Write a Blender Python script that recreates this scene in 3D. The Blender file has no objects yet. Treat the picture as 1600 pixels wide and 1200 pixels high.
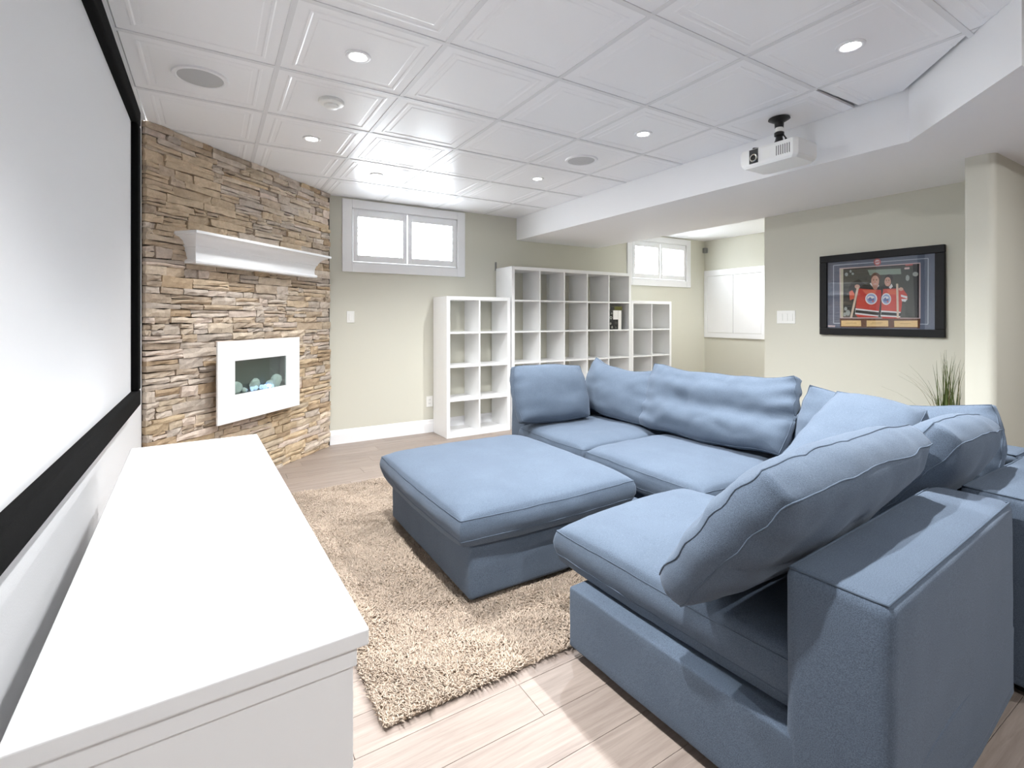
import bpy, bmesh, math, random
import numpy as np
from mathutils import Vector, Matrix, noise

random.seed(7)
rng = np.random.default_rng(11)
SC = bpy.context.scene
COL = SC.collection
PI = math.pi

# ------------------------------------------------------------------ camera, world, exposure
YAW = math.atan(470 / 769.5)
cam_data = bpy.data.cameras.new('camera')
cam = bpy.data.objects.new('camera', cam_data)
COL.objects.link(cam)
cam.location = (0, 0, 1.25)
cam.rotation_euler = (PI / 2, 0, -YAW)
cam_data.sensor_width = 36
cam_data.lens = 769.5 / 1600 * 36
cam_data.shift_y = -104 / 1600
cam_data.clip_start = 0.02
SC.camera = cam

world = bpy.data.worlds.new('World')
SC.world = world
world.use_nodes = True
bg = world.node_tree.nodes['Background']
bg.inputs[0].default_value = (0.92, 0.96, 1.0, 1)
bg.inputs[1].default_value = 11.0

SC.view_settings.view_transform = 'Standard'
SC.view_settings.look = 'None'
SC.view_settings.exposure = 1.33
SC.view_settings.gamma = 1.0
SC.view_settings.use_curve_mapping = False
SC.cycles.max_bounces = 10
SC.cycles.diffuse_bounces = 6
SC.cycles.transparent_max_bounces = 12
SC.cycles.sample_clamp_indirect = 6.0
SPOT_W = 85.0

# ------------------------------------------------------------------ materials
def s2l(c):
    return tuple(((x / 255) / 12.92 if x / 255 <= .04045 else ((x / 255 + .055) / 1.055) ** 2.4) for x in c)

def new_mat(name):
    m = bpy.data.materials.new(name)
    m.use_nodes = True
    nt = m.node_tree
    return m, nt, nt.nodes, nt.links, nt.nodes['Principled BSDF']

def mat(name, col, rough=.5, spec=.5, metal=0, bump=0, bscale=200, var=0, vscale=8, emis=None, estr=0):
    """plain procedural material: colour with a fine noise variation and a fine bump"""
    m, nt, N, L, p = new_mat(name)
    p.inputs['Base Color'].default_value = (*col, 1)
    p.inputs['Roughness'].default_value = rough
    p.inputs['Specular IOR Level'].default_value = spec
    p.inputs['Metallic'].default_value = metal
    if var or bump:
        tc = N.new('ShaderNodeTexCoord')
    if var:
        n = N.new('ShaderNodeTexNoise'); n.inputs['Scale'].default_value = vscale; n.inputs['Detail'].default_value = 4
        L.new(tc.outputs['Object'], n.inputs['Vector'])
        mx = N.new('ShaderNodeMix'); mx.data_type = 'RGBA'
        mx.inputs['A'].default_value = (*[c * (1 - var) for c in col], 1)
        mx.inputs['B'].default_value = (*[min(1, c * (1 + var)) for c in col], 1)
        L.new(n.outputs['Fac'], mx.inputs['Factor']); L.new(mx.outputs['Result'], p.inputs['Base Color'])
    if bump:
        n2 = N.new('ShaderNodeTexNoise'); n2.inputs['Scale'].default_value = bscale; n2.inputs['Detail'].default_value = 3
        L.new(tc.outputs['Object'], n2.inputs['Vector'])
        b = N.new('ShaderNodeBump'); b.inputs['Strength'].default_value = bump; b.inputs['Distance'].default_value = .004
        L.new(n2.outputs['Fac'], b.inputs['Height']); L.new(b.outputs['Normal'], p.inputs['Normal'])
    if emis:
        p.inputs['Emission Color'].default_value = (*emis, 1)
        p.inputs['Emission Strength'].default_value = estr
    return m

def mat_fabric(name, col):
    m, nt, N, L, p = new_mat(name)
    tc = N.new('ShaderNodeTexCoord')
    a = N.new('ShaderNodeTexNoise'); a.inputs['Scale'].default_value = 420; a.inputs['Detail'].default_value = 2
    b = N.new('ShaderNodeTexNoise'); b.inputs['Scale'].default_value = 7; b.inputs['Detail'].default_value = 3
    L.new(tc.outputs['Object'], a.inputs['Vector']); L.new(tc.outputs['Object'], b.inputs['Vector'])
    r = N.new('ShaderNodeValToRGB')
    r.color_ramp.elements[0].position = .3; r.color_ramp.elements[1].position = .72
    r.color_ramp.elements[0].color = (*[c * .72 for c in col], 1)
    r.color_ramp.elements[1].color = (*[c * 1.28 for c in col], 1)
    L.new(a.outputs['Fac'], r.inputs['Fac'])
    mx = N.new('ShaderNodeMix'); mx.data_type = 'RGBA'; mx.blend_type = 'MULTIPLY'
    r2 = N.new('ShaderNodeValToRGB')
    r2.color_ramp.elements[0].color = (.86, .86, .88, 1); r2.color_ramp.elements[1].color = (1.1, 1.1, 1.1, 1)
    L.new(b.outputs['Fac'], r2.inputs['Fac'])
    mx.inputs['Factor'].default_value = 1
    L.new(r.outputs['Color'], mx.inputs['A']); L.new(r2.outputs['Color'], mx.inputs['B'])
    L.new(mx.outputs['Result'], p.inputs['Base Color'])
    p.inputs['Roughness'].default_value = .9
    p.inputs['Specular IOR Level'].default_value = .15
    p.inputs['Sheen Weight'].default_value = .12
    p.inputs['Sheen Roughness'].default_value = .5
    p.inputs['Sheen Tint'].default_value = (.75, .85, 1, 1)
    bp = N.new('ShaderNodeBump'); bp.inputs['Strength'].default_value = .35; bp.inputs['Distance'].default_value = .002
    L.new(a.outputs['Fac'], bp.inputs['Height']); L.new(bp.outputs['Normal'], p.inputs['Normal'])
    return m

def mat_tint(name, attr, rough, nscale, lo, hi, bump=.5, bscale=60, dist=.006):
    """colour read from a per-piece attribute, varied by noise"""
    m, nt, N, L, p = new_mat(name)
    tc = N.new('ShaderNodeTexCoord')
    at = N.new('ShaderNodeAttribute'); at.attribute_name = attr
    n = N.new('ShaderNodeTexNoise'); n.inputs['Scale'].default_value = nscale; n.inputs['Detail'].default_value = 6
    n.inputs['Roughness'].default_value = .65
    L.new(tc.outputs['Object'], n.inputs['Vector'])
    r = N.new('ShaderNodeValToRGB')
    r.color_ramp.elements[0].position = .32; r.color_ramp.elements[1].position = .7
    r.color_ramp.elements[0].color = (*lo, 1); r.color_ramp.elements[1].color = (*hi, 1)
    L.new(n.outputs['Fac'], r.inputs['Fac'])
    mx = N.new('ShaderNodeMix'); mx.data_type = 'RGBA'; mx.blend_type = 'MULTIPLY'; mx.inputs['Factor'].default_value = 1
    L.new(at.outputs['Color'], mx.inputs['A']); L.new(r.outputs['Color'], mx.inputs['B'])
    L.new(mx.outputs['Result'], p.inputs['Base Color'])
    p.inputs['Roughness'].default_value = rough
    p.inputs['Specular IOR Level'].default_value = .25
    if bump:
        n2 = N.new('ShaderNodeTexNoise'); n2.inputs['Scale'].default_value = bscale; n2.inputs['Detail'].default_value = 6
        L.new(tc.outputs['Object'], n2.inputs['Vector'])
        b = N.new('ShaderNodeBump'); b.inputs['Strength'].default_value = bump; b.inputs['Distance'].default_value = dist
        L.new(n2.outputs['Fac'], b.inputs['Height']); L.new(b.outputs['Normal'], p.inputs['Normal'])
    return m

def mat_plank():
    m, nt, N, L, p = new_mat('vinyl_plank')
    tc = N.new('ShaderNodeTexCoord'); oi = N.new('ShaderNodeObjectInfo')
    mp = N.new('ShaderNodeMapping'); mp.inputs['Scale'].default_value = (1.6, 26, 1)
    ad = N.new('ShaderNodeVectorMath'); ad.operation = 'ADD'
    sc = N.new('ShaderNodeMath'); sc.operation = 'MULTIPLY'; sc.inputs[1].default_value = 37
    L.new(oi.outputs['Random'], sc.inputs[0]); L.new(tc.outputs['Object'], ad.inputs[0]); L.new(sc.outputs[0], ad.inputs[1])
    L.new(ad.outputs[0], mp.inputs['Vector'])
    n = N.new('ShaderNodeTexNoise'); n.inputs['Scale'].default_value = 2.2; n.inputs['Detail'].default_value = 8
    n.inputs['Roughness'].default_value = .62; n.inputs['Distortion'].default_value = .6
    L.new(mp.outputs[0], n.inputs['Vector'])
    r = N.new('ShaderNodeValToRGB')
    e = r.color_ramp.elements
    e[0].position = .25; e[0].color = (*s2l((126, 112, 104)), 1)
    e[1].position = .72; e[1].color = (*s2l((158, 144, 134)), 1)
    k = e.new(.48); k.color = (*s2l((143, 130, 121)), 1)
    L.new(n.outputs['Fac'], r.inputs['Fac'])
    mr = N.new('ShaderNodeMapRange'); mr.inputs['To Min'].default_value = .9; mr.inputs['To Max'].default_value = 1.1
    L.new(oi.outputs['Random'], mr.inputs['Value'])
    mx = N.new('ShaderNodeVectorMath'); mx.operation = 'SCALE'
    L.new(r.outputs['Color'], mx.inputs[0]); L.new(mr.outputs[0], mx.inputs['Scale'])
    L.new(mx.outputs[0], p.inputs['Base Color'])
    p.inputs['Roughness'].default_value = .42; p.inputs['Specular IOR Level'].default_value = .4
    b = N.new('ShaderNodeBump'); b.inputs['Strength'].default_value = .12; b.inputs['Distance'].default_value = .002
    L.new(n.outputs['Fac'], b.inputs['Height']); L.new(b.outputs['Normal'], p.inputs['Normal'])
    return m

def mat_glass(name, tint=(1, 1, 1), refl=.06, rough=.02):
    """clear pane: mostly see-through with a fresnel-weighted mirror reflection"""
    m, nt, N, L, p = new_mat(name)
    N.remove(p)
    out = N['Material Output']
    t = N.new('ShaderNodeBsdfTransparent'); t.inputs[0].default_value = (*tint, 1)
    g = N.new('ShaderNodeBsdfGlossy'); g.inputs['Roughness'].default_value = rough
    fc = N.new('ShaderNodeLayerWeight'); fc.inputs['Blend'].default_value = .5
    lw = N.new('ShaderNodeMath'); lw.operation = 'POWER'; lw.inputs[1].default_value = 5
    L.new(fc.outputs['Facing'], lw.inputs[0])
    ad = N.new('ShaderNodeMath'); ad.operation = 'ADD'; ad.inputs[1].default_value = refl; ad.use_clamp = True
    L.new(lw.outputs[0], ad.inputs[0])
    mx = N.new('ShaderNodeMixShader')
    L.new(ad.outputs[0], mx.inputs[0]); L.new(t.outputs[0], mx.inputs[1]); L.new(g.outputs[0], mx.inputs[2])
    L.new(mx.outputs[0], out.inputs['Surface'])
    return m

FAB = s2l((83, 94, 108))
M = {}
M['paint'] = mat('beige_wall_paint', s2l((209, 207, 194)), .75, .3, bump=.12, bscale=260)
M['white_wall'] = mat('white_wall_paint', s2l((222, 222, 223)), .7, .3, bump=.1, bscale=260)
M['white_ceil'] = mat('ceiling_paint', s2l((243, 243, 244)), .7, .3, bump=.08, bscale=200)
M['tile'] = mat('ceiling_tile_vinyl', s2l((243, 243, 244)), .28, .35, bump=.04, bscale=90)
M['gridbar'] = mat('grid_metal', s2l((226, 226, 227)), .4, .4, var=.02)
M['trim'] = mat('trim_paint', s2l((240, 240, 241)), .35, .5, var=.01)
M['laminate'] = mat('white_laminate', s2l((238, 238, 238)), .38, .5, var=.012, vscale=3)
M['console'] = mat('console_lacquer', s2l((236, 236, 236)), .3, .45, var=.008, vscale=2)
M['screen'] = mat('screen_fabric', s2l((222, 222, 223)), .9, .1, bump=.05, bscale=900)
M['velvet'] = mat('black_velvet', (.006, .006, .006), .95, .1, bump=.5, bscale=500, var=.5, vscale=300)
M['fabric'] = mat_fabric('blue_upholstery', FAB)
M['seam'] = mat('blue_piping', tuple(c * .95 for c in FAB), .85, .15, bump=.3, bscale=600)
M['foot'] = mat('black_plastic', (.01, .01, .011), .45, .5, bump=.05)
M['stone'] = mat_tint('stacked_stone', 'tint', .85, 16, (.78, .76, .74), (1.14, 1.14, 1.14))
M['mortar'] = mat('dark_mortar', (.12, .10, .08), .95, .1, bump=.6, bscale=90, var=.3)
M['plank'] = mat_plank()
M['subfloor'] = mat('subfloor', s2l((150, 135, 125)), .6, .3, var=.15)
M['rugback'] = mat('rug_backing', s2l((164, 146, 128)), .95, .1, bump=.5, bscale=200, var=.2)
M['pile'] = mat_tint('rug_yarn', 'tint', .95, 90, (.88, .87, .86), (1.08, 1.08, 1.08), bump=0)
M['glass'] = mat_glass('window_glass', (.97, .99, 1.0), .02)
M['picglass'] = mat_glass('picture_glass', (.96, .97, .98), .07, .01)
M['fireglass'] = mat_glass('clear_fire_glass', (.86, .92, .90), .10, .01)
M['black'] = mat('black_frame', (.005, .005, .006), .5, .3, var=.3, vscale=30)
M['blackmetal'] = mat('black_powdercoat', (.012, .012, .012), .4, .5, bump=.1, bscale=400)
M['chrome'] = mat('brushed_metal', (.6, .58, .52), .25, .5, metal=1, var=.05)
M['projector'] = mat('projector_plastic', s2l((240, 240, 238)), .35, .5, bump=.03)
M['vent'] = mat('vent_shadow_grey', s2l((120, 120, 118)), .5, .3, var=.1)
M['grille'] = mat('speaker_grille', s2l((196, 196, 196)), .6, .3, bump=.6, bscale=700)
M['plastic'] = mat('white_plastic', s2l((240, 240, 236)), .4, .5, var=.01)
M['dark_slot'] = mat('dark_slot', (.05, .05, .05), .6, .3, var=.1)
M['grey'] = mat('grey_plastic', s2l((130, 130, 128)), .5, .4, var=.05)
M['lamp'] = mat('lamp_lens', (1, 1, 1), .4, .3, emis=(1, .985, .96), estr=14)
M['firebox'] = mat('firebox_grey', (.10, .115, .108), .5, .4, var=.2)
M['crystal'] = mat('clear_ice_crystal', (.55, .62, .72), .15, .6, bump=.3, bscale=60, emis=(.42, .58, 1.0), estr=.5)
M['ember'] = mat('blue_lit_ember', (.6, .7, .9), .2, .5, emis=(.35, .5, 1.0), estr=1.6)
M['rock'] = mat('grey_fire_rock', (.62, .66, .65), .7, .3, bump=.6, bscale=40, var=.35, vscale=18)
M['grass'] = mat('grass_blade', s2l((88, 102, 52)), .55, .35, var=.35, vscale=12)
M['drygrass'] = mat('dry_grass_blade', s2l((140, 128, 88)), .6, .3, var=.2, vscale=12)
M['pot'] = mat('brown_pot', s2l((92, 72, 58)), .7, .3, bump=.2, bscale=40, var=.15)
M['soil'] = mat('soil', (.03, .022, .016), .95, .1, bump=.8, bscale=80)
M['olive'] = mat('olive_cover', s2l((88, 86, 20)), .5, .4, var=.12)
M['bookblack'] = mat('book_black', (.008, .008, .008), .45, .5, var=.3)
M['bookwhite'] = mat('book_white', s2l((232, 230, 226)), .5, .4, var=.03)
M['bookgrey'] = mat('book_grey', s2l((92, 92, 92)), .5, .4, var=.05)
M['pages'] = mat('book_pages', s2l((222, 214, 198)), .8, .2, bump=.4, bscale=500)
M['motif'] = mat('book_motif', s2l((190, 190, 180)), .5, .3, var=.1)

# ------------------------------------------------------------------ mesh helpers
class MB:
    """collects shapes and links them as ONE mesh object"""
    def __init__(self):
        self.v = []; self.f = []; self.mi = []; self.xf = None
    def add(self, vs, fs, mi=0):
        o = len(self.v)
        if self.xf is not None:
            vs = [tuple(self.xf @ Vector(p)) for p in vs]
        self.v += [tuple(p) for p in vs]
        self.f += [tuple(i + o for i in f) for f in fs]
        self.mi += [mi] * len(fs)
    def box(self, lo, hi, mi=0):
        x0, y0, z0 = lo; x1, y1, z1 = hi
        self.add([(x0, y0, z0), (x1, y0, z0), (x1, y1, z0), (x0, y1, z0), (x0, y0, z1), (x1, y0, z1), (x1, y1, z1), (x0, y1, z1)],
                 [(3, 2, 1, 0), (4, 5, 6, 7), (0, 1, 5, 4), (1, 2, 6, 5), (2, 3, 7, 6), (3, 0, 4, 7)], mi)
    def rbox(self, lo, hi, r=.004, n=1, inner=0, fn=None, mi=0):
        """box with rounded edges; inner > 0 also subdivides its faces; fn displaces the points"""
        axes = []
        for a in range(3):
            L = hi[a] - lo[a]; rr = min(r, L * .49)
            t = [lo[a] + rr * (1 - math.cos(k / n * PI / 2)) for k in range(n + 1)] if n > 1 else [lo[a], lo[a] + rr]
            u = [lo[a] + hi[a] - q for q in reversed(t)]
            mid = [t[-1] + (u[0] - t[-1]) * (k + 1) / (inner + 1) for k in range(inner)]
            axes.append(t + mid + u)
        idx = {}; vs = []; fs = []
        rr3 = [min(r, (hi[a] - lo[a]) * .49) for a in range(3)]
        def vid(i, j, k):
            key = (i, j, k)
            if key not in idx:
                p = [axes[0][i], axes[1][j], axes[2][k]]
                c = [min(max(p[a], lo[a] + rr3[a]), hi[a] - rr3[a]) for a in range(3)]
                d = [(p[a] - c[a]) / rr3[a] for a in range(3)]
                l = math.sqrt(sum(q * q for q in d)) or 1
                q = [c[a] + d[a] / l * rr3[a] for a in range(3)]
                if fn: q = fn(q)
                idx[key] = len(vs); vs.append(tuple(q))
            return idx[key]
        n0, n1, n2 = (len(a) - 1 for a in axes)
        for i in range(n0):
            for j in range(n1):
                fs.append((vid(i, j, 0), vid(i, j + 1, 0), vid(i + 1, j + 1, 0), vid(i + 1, j, 0)))
                fs.append((vid(i, j, n2), vid(i + 1, j, n2), vid(i + 1, j + 1, n2), vid(i, j + 1, n2)))
        for i in range(n0):
            for k in range(n2):
                fs.append((vid(i, 0, k), vid(i + 1, 0, k), vid(i + 1, 0, k + 1), vid(i, 0, k + 1)))
                fs.append((vid(i, n1, k), vid(i, n1, k + 1), vid(i + 1, n1, k + 1), vid(i + 1, n1, k)))
        for j in range(n1):
            for k in range(n2):
                fs.append((vid(0, j, k), vid(0, j, k + 1), vid(0, j + 1, k + 1), vid(0, j + 1, k)))
                fs.append((vid(n0, j, k), vid(n0, j + 1, k), vid(n0, j + 1, k + 1), vid(n0, j, k + 1)))
        self.add(vs, fs, mi)
    def lathe(self, prof, n=24, axis='z', o=(0, 0, 0), mi=0, cap=True):
        vs = []; fs = []
        for r, h in prof:
            for k in range(n):
                a = 2 * PI * k / n
                p = (r * math.cos(a), r * math.sin(a), h)
                if axis == 'x': p = (p[2], p[0], p[1])
                if axis == 'y': p = (p[1], p[2], p[0])
                vs.append((p[0] + o[0], p[1] + o[1], p[2] + o[2]))
        for i in range(len(prof) - 1):
            for k in range(n):
                a, b = i * n + k, i * n + (k + 1) % n
                fs.append((a, b, b + n, a + n))
        if cap:
            fs.append(tuple(reversed(range(n)))); fs.append(tuple(range((len(prof) - 1) * n, len(prof) * n)))
        self.add(vs, fs, mi)
    def tube(self, pts, r, n=6, closed=False, mi=0, radii=None):
        P = [Vector(p) for p in pts]; m = len(P); vs = []; fs = []
        up = Vector((0, 0, 1))
        for i, p in enumerate(P):
            a = P[i - 1] if (i > 0 or closed) else p
            b = P[(i + 1) % m] if (i < m - 1 or closed) else p
            t = (b - a).normalized()
            s = t.cross(up)
            if s.length < 1e-3: s = t.cross(Vector((1, 0, 0)))
            s.normalize(); w = s.cross(t)
            rr = radii[i] if radii else r
            for k in range(n):
                q = p + (s * math.cos(2 * PI * k / n) + w * math.sin(2 * PI * k / n)) * rr
                vs.append(tuple(q))
        for i in range(m if closed else m - 1):
            for k in range(n):
                a, b = i * n + k, i * n + (k + 1) % n
                c, d = ((i + 1) % m) * n + (k + 1) % n, ((i + 1) % m) * n + k
                fs.append((a, b, c, d))
        if not closed:
            fs.append(tuple(reversed(range(n)))); fs.append(tuple(range((m - 1) * n, m * n)))
        self.add(vs, fs, mi)
    def prism(self, poly, z0, z1, mi=0):
        n = len(poly)
        vs = [(x, y, z0) for x, y in poly] + [(x, y, z1) for x, y in poly]
        fs = [tuple(reversed(range(n))), tuple(range(n, 2 * n))] + [(i, (i + 1) % n, (i + 1) % n + n, i + n) for i in range(n)]
        self.add(vs, fs, mi)
    def mesh(self, name, mats, smooth=None):
        me = bpy.data.meshes.new(name)
        me.from_pydata(self.v, [], self.f)
        for m in (mats if isinstance(mats, (list, tuple)) else [mats]): me.materials.append(m)
        if any(self.mi): me.polygons.foreach_set('material_index', self.mi)
        me.update()
        bm = bmesh.new(); bm.from_mesh(me)
        bmesh.ops.recalc_face_normals(bm, faces=bm.faces)
        bm.to_mesh(me); bm.free()
        if smooth is not None:
            me.polygons.foreach_set('use_smooth', [True] * len(me.polygons))
            if smooth < 3.1: me.set_sharp_from_angle(angle=smooth)
        return me
    def build(self, name, mats, parent=None, smooth=None, loc=None, rotz=0):
        o = bpy.data.objects.new(name, self.mesh(name, mats, smooth))
        COL.objects.link(o)
        if parent is not None: o.parent = parent
        if loc is not None: o.location = loc
        if rotz: o.rotation_euler = (0, 0, rotz)
        return o

def place(name, me, parent=None, loc=(0, 0, 0), rot=(0, 0, 0)):
    o = bpy.data.objects.new(name, me); COL.objects.link(o)
    o.location = loc; o.rotation_euler = rot
    if parent is not None: o.parent = parent
    return o

def empty(name, loc=(0, 0, 0), rotz=0):
    o = bpy.data.objects.new(name, None); COL.objects.link(o)
    o.location = loc; o.rotation_euler = (0, 0, rotz); o.empty_display_size = .1
    return o

def tag(o, label, cat, group=None, kind=None):
    o['label'] = label; o['category'] = cat
    if group: o['group'] = group
    if kind: o['kind'] = kind
    return o

def copy_tree(o, parent=None):
    c = o.copy(); COL.objects.link(c)
    if parent is not None: c.parent = parent
    for ch in list(o.children): copy_tree(ch, c)
    return c

def bxo(name, lo, hi, m, parent=None, r=.002, n=1):
    b = MB(); b.rbox(lo, hi, r, n); return b.build(name, m, parent)

# ================================================================== THE SETTING
XL, YB, ZC = -.36, 5.05, 2.45          # screen wall, back wall, ceiling
XS, ZS = 3.15, 2.18                    # soffit side face, soffit underside
XP, XA = 4.40, 6.65                    # picture wall, alcove wall
YREAR = -2.6

# floor: slab with single planks on it
b = MB(); b.box((XL - .2, YREAR, -.12), (7.2, YB + .2, -.006))
floor = tag(b.build('floor', M['subfloor']), 'greyish oak vinyl plank floor of the basement room', 'floor', kind='structure')
PW, PLN = .152, 1.22
full = MB(); full.rbox((0, 0, -.006), (PLN - .0012, PW - .0012, 0), .0012)
full_me = full.mesh('plank', M['plank'])
y = -1.164; row = 0
while y < YB:
    x = XL - ((row * .437) % 1.0) * PLN * .98
    xr = 7.0 if y < .9 else XP
    while x < xr:
        x0, x1 = max(x, XL), min(x + PLN, xr)
        y1 = min(y + PW, YB)
        if x1 - x0 > .05:
            if x1 - x0 > PLN - .01 and y1 - y > PW - .01:
                place('plank', full_me, floor, (x0, y, 0))
            else:
                q = MB(); q.rbox((0, 0, -.006), (x1 - x0 - .0012, y1 - y - .0012, 0), .0012)
                q.build('plank', M['plank'], floor, loc=(x0, y, 0))
        x += PLN
    y += PW; row += 1

# walls
b = MB(); b.box((XL - .2, YREAR, 0), (XL, 3.72, ZC + .2))
tag(b.build('wall_left', M['white_wall']), 'white painted wall behind the projector screen', 'wall', kind='structure')

W1 = (1.20, 2.357, 1.80, 2.346); W2 = (5.06, 6.20, 1.80, 2.346)
b = MB()
xs = [.80, W1[0], W1[1], W2[0], W2[1], XA + .2]
for i in range(5):
    x0, x1 = xs[i], xs[i + 1]
    if i in (1, 3):
        b.box((x0, YB, 0), (x1, YB + .2, 1.80)); b.box((x0, YB, 2.346), (x1, YB + .2, ZC + .2))
    else:
        b.box((x0, YB, 0), (x1, YB + .2, ZC + .2))
tag(b.build('wall_back', M['paint']), 'beige back wall with two high basement windows', 'wall', kind='structure')

b = MB(); b.box((XA, 2.5, 0), (XA + .2, YB, ZC + .2))
tag(b.build('wall_alcove', M['paint']), 'beige end wall of the alcove holding the white access doors', 'wall', kind='structure')
b = MB(); b.box((XP, .97, 0), (XA + .2, 2.69, ZC + .2))
tag(b.build('wall_right', M['paint']), 'beige right wall the framed hockey photo hangs on', 'wall', kind='structure')

# column / wall end at the right with a rounded corner
b = MB()
poly = [(3.755, 1.075), (3.755, .985)] + [(3.795 - .04 * math.cos(a), .985 - .04 * math.sin(a)) for a in (PI / 8, PI / 4, 3 * PI / 8)] + [(3.795, .945), (7.0, .945), (7.0, 1.075)]
b.prism(poly, 0, ZS)
tag(b.build('wall_end', M['paint'], smooth=.6), 'beige wall end with rounded corner at the right', 'wall', kind='structure')
b = MB(); b.box((7.0, YREAR, 0), (7.2, 1.1, ZC + .2))
tag(b.build('wall_far', M['paint']), 'beige side wall outside the frame at the far right', 'wall', kind='structure')

b = MB(); b.box((XL - .2, YREAR - .2, -.1), (7.2, YREAR, ZC + .2))
tag(b.build('wall_rear', M['white_wall']), 'white wall behind the camera, outside the frame', 'wall', kind='structure')

# diagonal stone wall
A = Vector((XL, 3.72, 0)); Bv = Vector((.99, YB, 0))
SD = (Bv - A).normalized(); SN = Vector((SD.y, -SD.x, 0)); SL = (Bv - A).length
stone_xf = Matrix(((SD.x, -SN.x, 0, A.x), (SD.y, -SN.y, 0, A.y), (0, 0, 1, 0), (0, 0, 0, 1)))   # local x along, -y into room, z up
b = MB(); b.prism([(0, 0), (SL, 0), (SL + .0, .12), (-.1, .12)], 0, ZC)
sw = b.build('wall_stone', M['mortar']); sw.matrix_world = stone_xf
tag(sw, 'diagonal corner wall clad in stacked ledge stone', 'wall', kind='structure')
PAL = [(206, 186, 160), (196, 177, 154), (188, 171, 152), (210, 194, 174), (204, 191, 177), (190, 178, 166), (212, 196, 182), (182, 160, 133), (198, 182, 160), (204, 183, 153)]
def stone_piece(x0, x1, z0, z1, dep, seed):
    r = random.Random(seed)
    nx = 5 if x1 - x0 > .14 else 4
    nz = 3
    vs = []; fs = []
    tilt = r.uniform(-.006, .006)
    for j in range(nz):
        for i in range(nx):
            fx, fz = i / (nx - 1), j / (nz - 1)
            x = x0 + (x1 - x0) * fx + r.uniform(-.005, .005) * (1 if 0 < i < nx - 1 else .7)
            z = z0 + (z1 - z0) * fz + r.uniform(-.0035, .0035) + tilt * (fx - .5)
            edge = i in (0, nx - 1) or j in (0, nz - 1)
            y = -(dep + r.uniform(-.006, .006) - (.006 if edge else 0))
            vs.append((x, y, z))
    for j in range(nz - 1):
        for i in range(nx - 1):
            a = j * nx + i
            fs.append((a, a + 1, a + nx + 1, a + nx))
    ring = [i for i in range(nx)] + [j * nx + nx - 1 for j in range(1, nz)] + [(nz - 1) * nx + i for i in range(nx - 2, -1, -1)] + [j * nx for j in range(nz - 2, 0, -1)]
    o = len(vs)
    for k in ring:
        x, _, z = vs[k]
        vs.append((x, -.002, z))
    m = len(ring)
    for k in range(m):
        fs.append((ring[k], o + k, o + (k + 1) % m, ring[(k + 1) % m]))
    return vs, fs
stones = []
z = 0.0; row = 0
rs = random.Random(5)
while z < ZC - .012:
    hgt = rs.choice([.034, .038, .042, .046, .052, .060, .072])
    if z + hgt > ZC - .02: hgt = ZC - z
    x = -.0 if row % 2 else -.0
    first = True
    while x < SL - .045:
        ln = rs.choice([.09, .12, .16, .2, .24, .28, .34]) * rs.uniform(.85, 1.15)
        if first: ln *= rs.uniform(.4, 1); first = False
        x1 = min(x + ln, SL - .04 + rs.uniform(-.018, .012))
        if SL - .04 - x1 < .06: x1 = SL - .04 + rs.uniform(-.018, .012)
        g = .0018
        if hgt > .045 and rs.random() < (.35 if hgt < .065 else .62):
            zc = z + hgt * rs.uniform(.4, .6)
            stones.append((x + g, x1 - g, z + g, zc - g)); stones.append((x + g, x1 - g, zc + g, z + hgt - g))
        else:
            stones.append((x + g, x1 - g, z + g, z + hgt - g))
        x = x1
        if x1 >= SL - .06: break
    z += hgt; row += 1
order = sorted(range(len(stones)), key=lambda i: -(stones[i][1] - stones[i][0]) * (stones[i][3] - stones[i][2]))
single = set(order[:296])
rest_v, rest_f, rest_c = [], [], []
def tint_for(i, s):
    r = random.Random(900 + i)
    q = noise.noise(Vector((s[0] * 1.3 + 3, s[2] * 1.7, 4.2)))
    k = min(len(PAL) - 1, max(0, int((q * .8 + .5) * len(PAL) + r.uniform(-3.2, 3.2))))
    c = s2l(PAL[k]); v = r.uniform(.88, 1.1)
    return [x * v for x in c]
for i, s in enumerate(stones):
    dep = random.Random(i).uniform(.028, .046)
    vs, fs = stone_piece(*s, dep, 77 + i)
    c = tint_for(i, s)
    if i in single:
        me = bpy.data.meshes.new('stone'); me.from_pydata(vs, [], fs); me.materials.append(M['stone'])
        at = me.color_attributes.new('tint', 'FLOAT_COLOR', 'POINT')
        at.data.foreach_set('color', [q for _ in vs for q in (*c, 1)])
        o = bpy.data.objects.new('stone', me); COL.objects.link(o); o.parent = sw
    else:
        k = len(rest_v)
        rest_v += vs; rest_f += [tuple(q + k for q in f) for f in fs]; rest_c += [c] * len(vs)
me = bpy.data.meshes.new('small_stones'); me.from_pydata(rest_v, [], rest_f); me.materials.append(M['stone'])
at = me.color_attributes.new('tint', 'FLOAT_COLOR', 'POINT')
at.data.foreach_set('color', [q for c in rest_c for q in (*c, 1)])
o = bpy.data.objects.new('small_stones', me); COL.objects.link(o); o.parent = sw; o['kind'] = 'stuff'

# baseboards
def baseboard(name, x0, x1, y, lab):
    prof = [(0, 0), (-.016, 0), (-.016, .095), (-.011, .11), (-.009, .125), (-.004, .135), (0, .138)]
    b = MB()
    n = len(prof)
    vs = [(x0, y + p, q) for p, q in prof] + [(x1, y + p, q) for p, q in prof]
    fs = [(i, (i + 1) % n, n + (i + 1) % n, n + i) for i in range(n)] + [tuple(range(n)), tuple(reversed(range(n, 2 * n)))]
    b.add(vs, fs)
    tag(b.build(name, M['trim']), lab, 'baseboard', kind='structure')
baseboard('baseboard_back', .99, XA, YB, 'white moulded baseboard along the back wall')

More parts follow.
